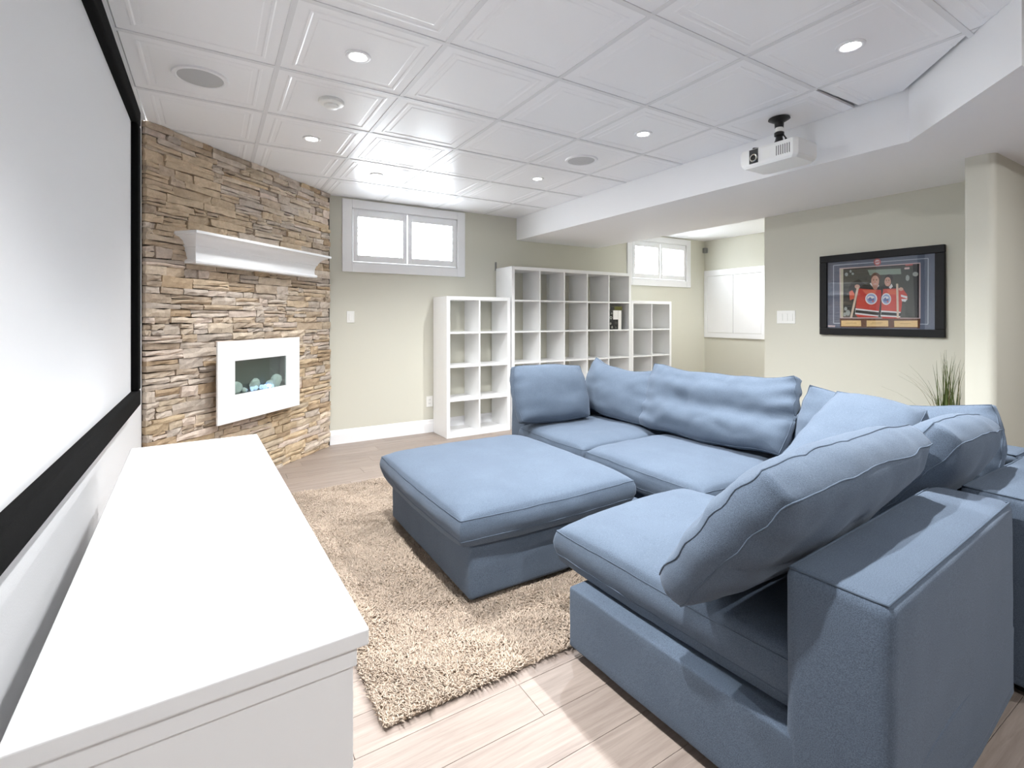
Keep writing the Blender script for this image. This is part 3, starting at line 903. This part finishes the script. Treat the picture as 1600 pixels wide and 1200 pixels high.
def lump(x, y, z, r, m, name, seed, flat=.75):
    bm = bmesh.new(); bmesh.ops.create_icosphere(bm, subdivisions=2, radius=r)
    for v in bm.verts:
        k = 1 + .35 * nz(v.co.x, v.co.y, v.co.z, .8 / r, seed)
        v.co = Vector((v.co.x * k, v.co.y * k * .42, v.co.z * k * flat))
    me = bpy.data.meshes.new(name); bm.to_mesh(me); bm.free(); me.materials.append(m)
    place(name, me, fp, (x, y, z))
lump(-.215, -.092, gz0 + .040, .052, M['rock'], 'rock', 1, .95); lump(-.15, -.095, gz0 + .016, .026, M['rock'], 'rock', 2)
lump(-.045, -.092, gz0 + .045, .050, M['rock'], 'rock', 3, 1.0); lump(.185, -.092, gz0 + .042, .058, M['rock'], 'rock', 4, .95); lump(.125, -.088, gz0 + .03, .04, M['rock'], 'rock', 6)
r = random.Random(3)
for k in range(46):
    x = r.uniform(-.14, .17); y_ = r.uniform(-.112, -.074)
    lump(x, y_, gz0 + r.uniform(.004, .022), r.uniform(.010, .019), M['ember'] if k % 5 == 0 else M['crystal'], 'ice_crystal', 20 + k, .9)

mt = on_stone('mantel_shelf', .90, 0)
tag(mt, 'white crown-moulded mantel shelf on the stone wall above the fireplace', 'shelf')
prof = [(0.112, 1.606), (.118, 1.606), (.122, 1.618), (.118, 1.630), (.105, 1.634), (.103, 1.655), (.106, 1.685), (.116, 1.712), (.122, 1.716), (.126, 1.730), (.142, 1.755), (.165, 1.772), (.185, 1.780), (.190, 1.786)]
b = MB(); vs = []; fs = []
hl = .62
loops = []
for d, z in prof:
    e = hl + (d - .105) * .92
    loops.append([(-e, -.02, z), (-e, -d, z), (e, -d, z), (e, -.02, z)])
for lp in loops: vs += lp
n = len(prof)
for i in range(n - 1):
    for k in range(3):
        a = i * 4 + k; fs.append((a, a + 1, a + 5, a + 4))
    fs.append((i * 4 + 3, i * 4, i * 4 + 4, i * 4 + 7))
fs.append((3, 2, 1, 0)); fs.append(((n - 1) * 4, (n - 1) * 4 + 1, (n - 1) * 4 + 2, (n - 1) * 4 + 3))
b.add(vs, fs); b.build('crown_moulding', M['trim'], mt, smooth=.5)
bxo('top_board', (-hl - .095, -.212, 1.786), (hl + .095, -.02, 1.806), M['trim'], mt, .004, 2)

# ================================================================== PICTURE, CABINET, SWITCHES
pic = empty('framed_picture', (XP, 1.775, 1.435))
tag(pic, 'framed hockey photo of two men holding orange jerseys on the right wall', 'picture')
# local: x = into the room is -X, width runs along -Y (picture left = +Y)
PWD, PH, PF = .83, .655, .056
hw, hh = PWD / 2, PH / 2
for nm, lo, hi in (('frame_bar', (-.030, -hw, -hh), (-.002, hw, -hh + PF)), ('frame_bar', (-.030, -hw, hh - PF), (-.002, hw, hh)), ('frame_bar', (-.030, -hw, -hh + PF), (-.002, -hw + PF, hh - PF)), ('frame_bar', (-.030, hw - PF, -hh + PF), (-.002, hw, hh - PF))):
    bxo(nm, lo, hi, M['black'], pic, .004, 2)
bxo('mat_board', (-.010, -hw + PF - .005, -hh + PF - .005), (-.004, hw - PF + .005, hh - PF + .005), mat('mat_board', s2l((112, 118, 134)), .8, .2, var=.06), pic, .0008)
PC = {'line': (190, 196, 205), 'pink': (214, 190, 186), 'dark': (52, 42, 44), 'cream': (205, 198, 170), 'bg': (74, 76, 68), 'black': (18, 18, 18), 'green': (150, 164, 148), 'suit': (30, 34, 32),
      'white': (232, 230, 228), 'hair': (104, 70, 54), 'hair2': (48, 38, 36), 'skin': (216, 168, 146), 'skin2': (190, 140, 120), 'orange': (226, 104, 74), 'red': (202, 52, 38), 'red2': (212, 74, 60),
      'blue': (96, 112, 160), 'blue2': (150, 168, 206), 'stick': (222, 200, 176), 'brown': (104, 64, 40), 'gold': (238, 202, 140), 'brown2': (190, 150, 96), 'red3': (198, 96, 96), 'pinkw': (226, 200, 198), 'grey': (168, 172, 166)}
PRINT=[
('line',[(0.064,0.945),(0.941,0.936),(0.94,0.946),(0.063,0.957)]),
('line',[(0.937,0.942),(0.935,0.07),(0.942,0.07),(0.944,0.941)]),
('line',[(0.939,0.075),(0.063,0.077),(0.063,0.064),(0.939,0.065)]),
('line',[(0.068,0.071),(0.068,0.95),(0.059,0.951),(0.059,0.071)]),
('pink',[(0.125,0.902),(0.878,0.893),(0.878,0.144),(0.132,0.148)]),
('dark',[(0.138,0.885),(0.869,0.88),(0.866,0.153),(0.141,0.161)]),
('cream',[(0.138,0.885),(0.166,0.884),(0.165,0.161),(0.141,0.161)]),
('bg',[(0.17,0.868),(0.857,0.867),(0.854,0.163),(0.165,0.166)]),
('black',[(0.815,0.868),(0.857,0.867),(0.854,0.163),(0.831,0.164)]),
('green',[(0.408,0.845),(0.709,0.832),(0.716,0.755),(0.429,0.765)]),
('suit',[(0.166,0.563),(0.212,0.56),(0.25,0.676),(0.323,0.721),(0.393,0.624),(0.445,0.645),(0.522,0.588),(0.561,0.195),(0.21,0.202),(0.164,0.296)]),
('suit',[(0.53,0.587),(0.573,0.634),(0.646,0.615),(0.694,0.549),(0.725,0.474),(0.711,0.192),(0.527,0.196)]),
('white',[(0.428,0.647),(0.479,0.553),(0.518,0.607),(0.51,0.627),(0.471,0.598),(0.441,0.659)]),
('white',[(0.605,0.581),(0.63,0.629),(0.642,0.591),(0.621,0.555)]),
('hair',[(0.529,0.72),(0.525,0.693),(0.516,0.67),(0.501,0.655),(0.484,0.651),(0.467,0.658),(0.453,0.675),(0.443,0.7),(0.44,0.729),(0.444,0.757),(0.454,0.781),(0.468,0.795),(0.485,0.799),(0.502,0.791),(0.516,0.774),(0.526,0.749)]),
('skin',[(0.517,0.671),(0.514,0.639),(0.506,0.612),(0.494,0.595),(0.479,0.59),(0.465,0.598),(0.453,0.617),(0.445,0.645),(0.442,0.678),(0.445,0.71),(0.454,0.736),(0.466,0.754),(0.481,0.758),(0.495,0.751),(0.507,0.731),(0.515,0.703)]),
('skin2',[(0.45,0.619),(0.509,0.614),(0.496,0.558),(0.466,0.56)]),
('hair2',[(0.644,0.696),(0.641,0.673),(0.632,0.653),(0.62,0.641),(0.606,0.638),(0.591,0.644),(0.579,0.658),(0.571,0.679),(0.568,0.704),(0.571,0.728),(0.58,0.747),(0.592,0.76),(0.607,0.763),(0.621,0.756),(0.633,0.742),(0.641,0.721)]),
('skin',[(0.625,0.657),(0.623,0.632),(0.616,0.612),(0.607,0.599),(0.595,0.595),(0.584,0.6),(0.574,0.615),(0.568,0.637),(0.566,0.662),(0.569,0.687),(0.575,0.708),(0.585,0.721),(0.596,0.725),(0.608,0.719),(0.617,0.704),(0.623,0.682)]),
('hair2',[(0.47,0.688),(0.469,0.685),(0.465,0.684),(0.461,0.686),(0.46,0.689),(0.461,0.693),(0.465,0.694),(0.469,0.692)]),
('hair',[(0.457,0.699),(0.474,0.699),(0.473,0.706),(0.457,0.707)]),
('hair2',[(0.499,0.686),(0.497,0.682),(0.494,0.681),(0.49,0.683),(0.488,0.687),(0.49,0.69),(0.494,0.691),(0.497,0.689)]),
('hair',[(0.486,0.696),(0.502,0.696),(0.502,0.704),(0.485,0.704)]),
('skin2',[(0.478,0.686),(0.485,0.661),(0.475,0.661)]),
('white',[(0.469,0.635),(0.491,0.635),(0.491,0.646),(0.468,0.647)]),
('red2',[(0.468,0.644),(0.492,0.643),(0.492,0.649),(0.468,0.65)]),
('hair2',[(0.588,0.671),(0.587,0.668),(0.584,0.667),(0.581,0.669),(0.58,0.672),(0.581,0.674),(0.584,0.675),(0.587,0.674)]),
('hair',[(0.578,0.679),(0.591,0.679),(0.591,0.686),(0.578,0.687)]),
('hair2',[(0.611,0.669),(0.61,0.666),(0.607,0.665),(0.604,0.667),(0.603,0.67),(0.604,0.672),(0.607,0.673),(0.61,0.672)]),
('hair',[(0.6,0.677),(0.613,0.676),(0.613,0.684),(0.6,0.684)]),
('skin2',[(0.595,0.669),(0.599,0.649),(0.592,0.649)]),
('white',[(0.587,0.627),(0.605,0.627),(0.605,0.638),(0.587,0.639)]),
('red2',[(0.586,0.634),(0.605,0.634),(0.605,0.64),(0.586,0.641)]),
('orange',[(0.226,0.539),(0.258,0.563),(0.281,0.502),(0.276,0.437),(0.235,0.413)]),
('red',[(0.317,0.585),(0.428,0.563),(0.534,0.549),(0.538,0.486),(0.515,0.24),(0.399,0.25),(0.291,0.292),(0.303,0.422)]),
('orange',[(0.357,0.562),(0.496,0.552),(0.479,0.489),(0.392,0.495)]),
('red2',[(0.555,0.56),(0.726,0.559),(0.765,0.471),(0.772,0.41),(0.724,0.376),(0.714,0.235),(0.536,0.246),(0.541,0.41)]),
('orange',[(0.588,0.545),(0.694,0.543),(0.677,0.477),(0.604,0.481)]),
('white',[(0.713,0.474),(0.768,0.446),(0.766,0.416),(0.713,0.444)]),
('white',[(0.717,0.413),(0.77,0.41),(0.752,0.372),(0.72,0.382)]),
('white',[(0.291,0.295),(0.515,0.249),(0.51,0.167),(0.286,0.206)]),
('black',[(0.293,0.271),(0.515,0.232),(0.51,0.189),(0.289,0.23)]),
('red',[(0.289,0.206),(0.51,0.171),(0.507,0.159),(0.313,0.164)]),
('white',[(0.536,0.259),(0.711,0.235),(0.706,0.156),(0.531,0.173)]),
('black',[(0.538,0.236),(0.711,0.218),(0.707,0.177),(0.534,0.196)]),
('red',[(0.534,0.173),(0.706,0.159),(0.704,0.147),(0.556,0.133)]),
('white',[(0.5,0.425),(0.497,0.399),(0.489,0.376),(0.477,0.358),(0.461,0.347),(0.443,0.343),(0.426,0.348),(0.41,0.361),(0.397,0.38),(0.389,0.404),(0.386,0.431),(0.389,0.457),(0.398,0.48),(0.411,0.498),(0.427,0.509),(0.444,0.512),(0.462,0.507),(0.478,0.494),(0.49,0.474),(0.498,0.451)]),
('blue2',[(0.489,0.425),(0.487,0.405),(0.48,0.386),(0.47,0.372),(0.457,0.363),(0.443,0.36),(0.429,0.364),(0.417,0.374),(0.407,0.39),(0.4,0.409),(0.398,0.43),(0.4,0.451),(0.407,0.47),(0.417,0.484),(0.43,0.493),(0.444,0.495),(0.458,0.491),(0.471,0.481),(0.481,0.465),(0.487,0.446)]),
('white',[(0.474,0.436),(0.472,0.425),(0.464,0.415),(0.453,0.409),(0.44,0.408),(0.427,0.411),(0.416,0.418),(0.409,0.428),(0.406,0.44),(0.409,0.452),(0.416,0.461),(0.428,0.467),(0.441,0.468),(0.454,0.465),(0.465,0.458),(0.472,0.448)]),
('blue',[(0.412,0.425),(0.433,0.454),(0.45,0.427),(0.472,0.439),(0.469,0.397),(0.421,0.395)]),
('orange',[(0.467,0.391),(0.465,0.382),(0.459,0.378),(0.454,0.382),(0.452,0.392),(0.454,0.401),(0.46,0.405),(0.465,0.401)]),
('white',[(0.627,0.415),(0.625,0.39),(0.619,0.367),(0.609,0.35),(0.596,0.338),(0.582,0.335),(0.569,0.34),(0.556,0.352),(0.546,0.371),(0.54,0.394),(0.538,0.42),(0.541,0.446),(0.547,0.468),(0.557,0.486),(0.57,0.497),(0.584,0.5),(0.598,0.495),(0.61,0.483),(0.619,0.464),(0.626,0.441)]),
('blue2',[(0.619,0.416),(0.617,0.395),(0.612,0.377),(0.604,0.363),(0.594,0.354),(0.583,0.351),(0.572,0.355),(0.562,0.365),(0.554,0.38),(0.549,0.399),(0.547,0.419),(0.549,0.44),(0.554,0.458),(0.563,0.472),(0.573,0.481),(0.584,0.484),(0.595,0.48),(0.605,0.47),(0.612,0.455),(0.617,0.436)]),
('white',[(0.607,0.426),(0.604,0.415),(0.599,0.406),(0.59,0.4),(0.58,0.398),(0.569,0.401),(0.561,0.408),(0.555,0.418),(0.553,0.429),(0.555,0.441),(0.561,0.45),(0.57,0.456),(0.58,0.457),(0.59,0.455),(0.599,0.448),(0.605,0.438)]),
('blue',[(0.558,0.415),(0.574,0.443),(0.588,0.417),(0.605,0.429),(0.603,0.388),(0.565,0.385)]),
('orange',[(0.602,0.382),(0.6,0.373),(0.595,0.369),(0.591,0.373),(0.589,0.383),(0.591,0.392),(0.595,0.395),(0.6,0.391)]),
('skin',[(0.335,0.609),(0.33,0.591),(0.317,0.581),(0.3,0.582),(0.287,0.595),(0.282,0.614),(0.287,0.632),(0.3,0.642),(0.317,0.641),(0.33,0.628)]),
('skin',[(0.735,0.546),(0.731,0.532),(0.72,0.524),(0.707,0.525),(0.697,0.535),(0.693,0.55),(0.697,0.564),(0.708,0.572),(0.721,0.571),(0.731,0.561)]),
('stick',[(0.304,0.602),(0.236,0.159),(0.257,0.152),(0.325,0.594)]),
('stick',[(0.671,0.625),(0.677,0.15),(0.696,0.15),(0.69,0.624)]),
('brown',[(0.132,0.145),(0.878,0.144),(0.873,0.013),(0.135,0.012)]),
('gold',[(0.145,0.114),(0.345,0.116),(0.347,0.032),(0.146,0.028)]),
('gold',[(0.4,0.115),(0.601,0.117),(0.602,0.033),(0.401,0.029)]),
('gold',[(0.654,0.113),(0.855,0.118),(0.856,0.031),(0.656,0.028)]),
('brown2',[(0.437,0.065),(0.539,0.066),(0.539,0.072),(0.437,0.071)]),
('brown2',[(0.45,0.082),(0.551,0.083),(0.551,0.09),(0.45,0.089)]),
('brown2',[(0.706,0.07),(0.799,0.071),(0.8,0.077),(0.706,0.076)]),
('brown2',[(0.191,0.07),(0.3,0.071),(0.3,0.078),(0.191,0.076)]),
('red3',[(0.535,0.942),(0.533,0.925),(0.527,0.91),(0.518,0.9),(0.507,0.895),(0.495,0.897),(0.484,0.904),(0.475,0.917),(0.469,0.933),(0.467,0.951),(0.469,0.968),(0.475,0.983),(0.484,0.993),(0.495,0.998),(0.507,0.996),(0.518,0.988),(0.527,0.976),(0.533,0.96)]),
('pinkw',[(0.524,0.943),(0.522,0.929),(0.515,0.918),(0.506,0.912),(0.496,0.914),(0.486,0.921),(0.48,0.934),(0.478,0.95),(0.48,0.964),(0.487,0.975),(0.496,0.981),(0.506,0.979),(0.516,0.971),(0.522,0.959)]),
('red3',[(0.483,0.935),(0.522,0.943),(0.52,0.958),(0.481,0.95)]),
('grey',[(0.217,0.798),(0.213,0.78),(0.203,0.771),(0.192,0.776),(0.184,0.792),(0.184,0.812),(0.192,0.826),(0.203,0.829),(0.213,0.817)]),
('grey',[(0.253,0.841),(0.25,0.827),(0.244,0.821),(0.236,0.824),(0.231,0.836),(0.232,0.85),(0.237,0.861),(0.244,0.863),(0.25,0.855)]),
('grey',[(0.277,0.802),(0.274,0.791),(0.267,0.785),(0.258,0.788),(0.252,0.799),(0.253,0.811),(0.258,0.82),(0.267,0.822),(0.274,0.814)]),
('grey',[(0.788,0.694),(0.783,0.668),(0.773,0.655),(0.762,0.661),(0.754,0.684),(0.755,0.712),(0.762,0.733),(0.774,0.737),(0.784,0.721)]),
('grey',[(0.861,0.739),(0.855,0.719),(0.841,0.71),(0.824,0.716),(0.814,0.733),(0.814,0.755),(0.825,0.77),(0.841,0.772),(0.856,0.76)]),
('grey',[(0.209,0.288),(0.205,0.27),(0.195,0.26),(0.184,0.264),(0.176,0.279),(0.177,0.299),(0.184,0.314),(0.195,0.317),(0.205,0.307)]),
('grey',[(0.239,0.228),(0.233,0.199),(0.219,0.184),(0.203,0.19),(0.192,0.214),(0.193,0.245),(0.203,0.268),(0.219,0.273),(0.234,0.257)]),
('grey',[(0.197,0.203),(0.194,0.184),(0.185,0.174),(0.175,0.178),(0.168,0.193),(0.169,0.213),(0.175,0.228),(0.185,0.232),(0.194,0.221)]),
('red3',[(0.753,0.86),(0.816,0.864),(0.814,0.884),(0.752,0.88)]),
('pinkw',[(0.745,0.814),(0.788,0.815),(0.787,0.842),(0.744,0.841)]),
('pinkw',[(0.006,0.015),(0.082,0.013),(0.083,0.037),(0.006,0.039)]),
]

keys = list(PC)
b = MB(); iw, ih = hw - PF, hh - PF
for k, (cname, pts) in enumerate(PRINT):
    xx = -.0102 - k * .00004
    vs = [(xx, iw - 2 * iw * u, -ih + 2 * ih * v) for u, v in pts]
    b.add(vs, [tuple(range(len(vs)))], keys.index(cname))
b.build('photo_print', [mat('print_' + k, s2l(PC[k]), .5, .3, var=.08, vscale=60) for k in keys], pic)
bxo('glass_pane', (-.0185, -iw - .002, -ih - .002), (-.0160, iw + .002, ih + .002), M['picglass'], pic, .0004)

cab = empty('access_cabinet', (XA, 4.545, 1.46))
tag(cab, 'white two-door access cabinet on the alcove wall', 'cabinet')
hw, hh = .50, .52
for lo, hi in (((-.024, -hw, -hh), (0, hw, -hh + .075)), ((-.024, -hw, hh - .09), (0, hw, hh)), ((-.024, -hw, -hh + .075), (0, -hw + .055, hh - .09)), ((-.024, hw - .055, -hh + .075), (0, hw, hh - .09))):
    bxo('frame_board', lo, hi, M['trim'], cab, .003)
for a, c_ in ((-hw + .059, -.003), (.003, hw - .059)):
    bxo('door', (-.018, a, -hh + .079), (-.002, c_, hh - .094), M['trim'], cab, .002)

def plate(name, origin, rz, w, h, label, cat, kind):
    """wall plate; local x along the wall, -y into the room"""
    o = empty(name, origin, rz); tag(o, label, cat)
    bxo('cover_plate', (-w / 2, -.006, -h / 2), (w / 2, 0, h / 2), M['plastic'], o, .002, 2)
    if kind == 'switch':
        n = max(1, round((w - .03) / .045))
        for k in range(n):
            x = (k - (n - 1) / 2) * .046
            q = MB(); q.rbox((x - .0165, -.010, -.033), (x + .0165, -.0061, .033), .0015)
            q.build('rocker', M['plastic'], o)
    else:
        for z in (-.02, .02):
            q = MB(); q.rbox((-.017, -.0085, z - .014), (.017, -.0061, z + .014), .0012); f_ = q.build('socket', M['plastic'], o)
            q = MB()
            for x in (-.006, .006): q.box((x - .0012, -.0089, z - .004), (x + .0012, -.0086, z + .005))
            q.build('slot', M['dark_slot'], f_)
    return o
plate('light_switch', (1.19, YB, 1.255), 0, .074, .116, 'single white light switch on the back wall beneath the window', 'switch', 'switch')
plate('wall_outlet', (2.03, YB, .335), 0, .074, .116, 'white power outlet low on the back wall beside the shelf', 'outlet', 'outlet')
plate('triple_switch', (XP, 2.487, 1.253), -PI / 2, .165, .116, 'triple white light switch beside the framed photo', 'switch', 'switch')

sn = empty('motion_sensor', (XA - .03, YB - .03, 2.30)); tag(sn, 'small grey sensor high in the alcove corner', 'sensor')
b = MB(); b.rbox((-.03, -.03, -.04), (.028, .028, .04), .008, 2); b.build('housing', M['grey'], sn, smooth=.6)
b = MB(); b.lathe([(.018, 0), (.016, .008), (.008, .014), (.002, .016)], 14, axis='y'); o = b.build('lens', M['vent'], sn, smooth=.6, loc=(-.012, -.030, -.005)); o.rotation_euler = (PI, 0, 0)

st = empty('wall_strap', (2.86, YB - .001, 1.80)); tag(st, 'small grey strap on the wall above the tall cube shelf', 'strap')
bxo('strip', (-.012, -.003, 0), (.012, 0, .10), M['grey'], st, .001)
b = MB(); b.lathe([(.005, 0), (.005, .003), (.002, .004)], 10, axis='y'); o = b.build('screw', M['chrome'], st, loc=(0, -.003, .085)); o.rotation_euler = (PI, 0, 0)

# ================================================================== CEILING FITTINGS
def downlight(x, y, label, energy, angle, blend, tilt=0, tilt_y=0):
    root = empty('downlight', (x, y, ZC - .004)); tag(root, label, 'light', 'recessed downlights in the ceiling')
    b = MB(); b.lathe([(.036, .0), (.040, -.004), (.050, -.005), (.056, -.002), (.057, .0035)], 28, cap=False); b.build('trim_ring', M['trim'], root, smooth=.7)
    b = MB(); b.lathe([(.0365, .0025), (.030, -.001), (.015, -.003), (.002, -.0035)], 24); b.build('lens', M['lamp'], root, smooth=.8)
    ld = bpy.data.lights.new('lamp', 'SPOT'); ld.energy = energy; ld.spot_size = math.radians(angle); ld.spot_blend = blend; ld.shadow_soft_size = .022
    ld.color = (.965, .985, 1)
    lo = bpy.data.objects.new('lamp', ld); COL.objects.link(lo); lo.parent = root; lo.location = (0, 0, -.03); lo.rotation_euler = (math.radians(tilt_y), -math.radians(tilt), 0)   # gimbal: + tilts the beam towards +x / +y
    return root
for x, y, e, an, bl, tx, ty, lab in (
        (.575, 2.295, .95, 140, .9, 26, 0, 'recessed downlight nearest the screen, at the top edge of the photo'),
        (.575, 3.515, .52, 140, .9, 14, -4, 'recessed downlight in front of the stone wall'),
        (1.185, 4.125, .10, 135, .9, 15, -15, 'recessed downlight close to the first window'),
        (2.405, 2.295, 1.0, 140, .8, 2, 0, 'recessed downlight nearest the projector'),
        (2.405, 3.515, .60, 135, .8, -8, 0, 'recessed downlight farthest along the soffit'),
        (2.405, 1.075, 1.25, 108, .9, -4, 0, 'recessed downlight over the sofa corner, at the top edge'),
        (.575, 1.075, 1.1, 130, .9, 15, 0, 'recessed downlight above the media console, outside the frame'),
        (.9, -.9, .5, 150, .9, 0, 20, 'added fill downlight, unseen behind the camera, near the screen wall'),  # added out of view as fill for the near floor
        (3.2, -.9, .6, 150, .9, 0, 20, 'added fill downlight, unseen behind the sofa backs'),  # second unseen fill spot, added behind the camera on the sofa side
        (5.6, 3.3, .5, 160, .6, 0, 0, 'added fill downlight, unseen in the raised alcove ceiling')):  # hidden spot added to brighten the alcove walls
    downlight(x, y, lab, SPOT_W * e, an, bl, tx, ty)

def ceiling_speaker(x, y, label):
    root = empty('ceiling_speaker', (x, y, ZC - .005)); tag(root, label, 'speaker', 'round speakers in the ceiling')
    b = MB(); b.lathe([(.100, -.003), (.104, -.006), (.120, -.005), (.124, .004)], 40, cap=False); b.build('rim', M['trim'], root, smooth=.7)
    b = MB(); b.lathe([(.1005, -.002), (.06, -.004), (.01, -.0045)], 40); b.build('grille', M['grille'], root, smooth=.8)
ceiling_speaker(-.045, 2.905, 'round ceiling speaker beside the projector screen')
ceiling_speaker(2.405, 2.925, 'round ceiling speaker between two downlights near the soffit')

sd = empty('smoke_detector', (.568, 2.85, ZC - .004)); tag(sd, 'round white smoke detector on the ceiling', 'detector')
b = MB(); b.lathe([(.066, .003), (.068, -.006), (.064, -.014), (.050, -.020)], 32); b.build('base', M['plastic'], sd, smooth=.7)
b = MB(); b.lathe([(.040, -.018), (.038, -.030), (.030, -.036), (.004, -.037)], 28); b.build('dome', M['plastic'], sd, smooth=.7)

pj = empty('projector', (2.915, 1.69, 0)); tag(pj, 'white projector hanging from a black ceiling mount near the soffit', 'projector')
b = MB()
hwx, hwy = .125, .155
pl = [(-.115, .17), (-.115, -.145), (-.095, -.165), (.10, -.165), (.125, -.14), (.125, .14), (.095, .17)]
zt, zb = 2.270, 2.160
def scale(p, s): return [(x * s, y * s) for x, y in p]
loops = [(scale(pl, .90), zb), (scale(pl, .97), zb + .012), (pl, zb + .024), (pl, zt - .012), (scale(pl, .97), zt)]
vs = []; fs = []; n = len(pl)
for lp, z in loops: vs += [(x, y, z) for x, y in lp]
for i in range(len(loops) - 1):
    for k in range(n): fs.append((i * n + k, i * n + (k + 1) % n, (i + 1) * n + (k + 1) % n, (i + 1) * n + k))
fs.append(tuple(reversed(range(n)))); fs.append(tuple(range((len(loops) - 1) * n, len(loops) * n)))
b.add(vs, fs); body = b.build('body', M['projector'], pj)
bxo('lens_panel', (-.1175, .062, zb + .022), (-.110, .118, zt - .004), M['dark_slot'], pj, .001)
b = MB(); b.lathe([(.022, 0), (.024, -.010), (.021, -.014), (.016, -.012), (.014, -.004)], 24, axis='x', o=(-.117, .085, zb + .052), cap=False)
ln = b.build('lens', M['chrome'], pj, smooth=.6)
b = MB(); b.lathe([(.0155, -.120), (.012, -.124), (.002, -.126)], 20, axis='x', o=(0, .085, zb + .052)); b.build('lens_glass', M['bookblack'], ln, smooth=.8)
for k in range(7): bxo('vent_slot', (-.1158, -.128 + k * .0125, zb + .030), (-.112, -.1225 + k * .0125, zt - .024), M['vent'], pj, .0005)
bxo('access_panel', (-.1157, -.01, zb + .032), (-.114, .035, zt - .030), M['plastic'], pj, .0005)
b = MB(); b.lathe([(.058, ZC - .004), (.060, ZC - .010), (.040, ZC - .022), (.026, ZC - .030), (.024, ZC - .060)], 28); b.build('ceiling_plate', M['blackmetal'], pj, smooth=.6)
b = MB(); b.lathe([(.021, ZC - .060), (.021, ZC - .085)], 20); b.build('pole_sleeve', M['plastic'], pj, smooth=.6)
b = MB(); b.lathe([(.020, ZC - .085), (.027, ZC - .090), (.027, ZC - .108), (.018, ZC - .114), (.022, ZC - .135), (.030, ZC - .150), (.020, zt + .006)], 20); b.build('swivel', M['blackmetal'], pj, smooth=.6)
b = MB()
b.rbox((-.09, -.03, zt + .001), (.09, .03, zt + .008), .002)
for a in (-1, 1):
    b.tube([(0, 0, zt + .006), (-.08, a * .09, zt + .007), (-.105, a * .10, zt + .004)], .007, 6); b.tube([(0, 0, zt + .006), (.07, a * -.12, zt + .007)], .006, 6)
b.build('mount_plate', M['blackmetal'], pj)
b = MB(); b.tube([(.015, -.015, ZC - .10), (.01, -.035, ZC - .13), (.0, -.055, zt + .012), (.02, -.10, zt + .006)], .004, 6); b.build('cable', M['blackmetal'], pj, smooth=.8)

# ================================================================== PLANT
pt = empty('potted_grass', (4.15, 1.27, 0)); tag(pt, 'tall potted ornamental grass behind the sofa beside the wall end', 'plant')
b = MB(); b.lathe([(.09, 0), (.10, .01), (.125, .26), (.132, .27), (.132, .29), (.118, .29), (.114, .25)], 28, cap=False); b.lathe([(.09, 0), (.002, 0)], 28, cap=False); b.build('pot', M['pot'], pt, smooth=.6)
b = MB(); b.lathe([(.114, .25), (.06, .262), (.004, .265)], 24); b.build('soil', M['soil'], pt, smooth=.8)
r = random.Random(21)
def blade(h, lean, az, m, w=.007):
    n = 8; vs = []; fs = []
    bx_, by_ = r.uniform(-.05, .05), r.uniform(-.05, .05)
    for i in range(n + 1):
        t = i / n
        d = lean * t ** 2.4
        z = .255 + h * (t - .42 * min(1, lean / h) * t ** 3)
        x, y = bx_ + math.cos(az) * d, by_ + math.sin(az) * d
        ww = w * (1 - t ** 2.2) + .0006
        px_, py_ = -math.sin(az) * ww / 2, math.cos(az) * ww / 2
        cx, cy = math.cos(az) * ww * .18, math.sin(az) * ww * .18
        vs += [(x - px_, y - py_, z), (x - cx, y - cy, z + .0005), (x + px_, y + py_, z)]
    for i in range(n):
        a = i * 3
        fs += [(a, a + 1, a + 4, a + 3), (a + 1, a + 2, a + 5, a + 4)]
    q = MB(); q.add(vs, fs); q.build('blade', m, pt, smooth=.9)
for k in range(64):
    a = r.uniform(0, 2 * PI)
    hh_ = r.uniform(.50, .80)
    blade(hh_, r.uniform(.01, .10), a, M['grass'], r.uniform(.006, .010))
for k in range(12):
    a = math.radians(r.uniform(60, 250))
    blade(r.uniform(.62, .80), r.uniform(.16, .34), a, M['drygrass' if k % 2 else 'grass'], .004)
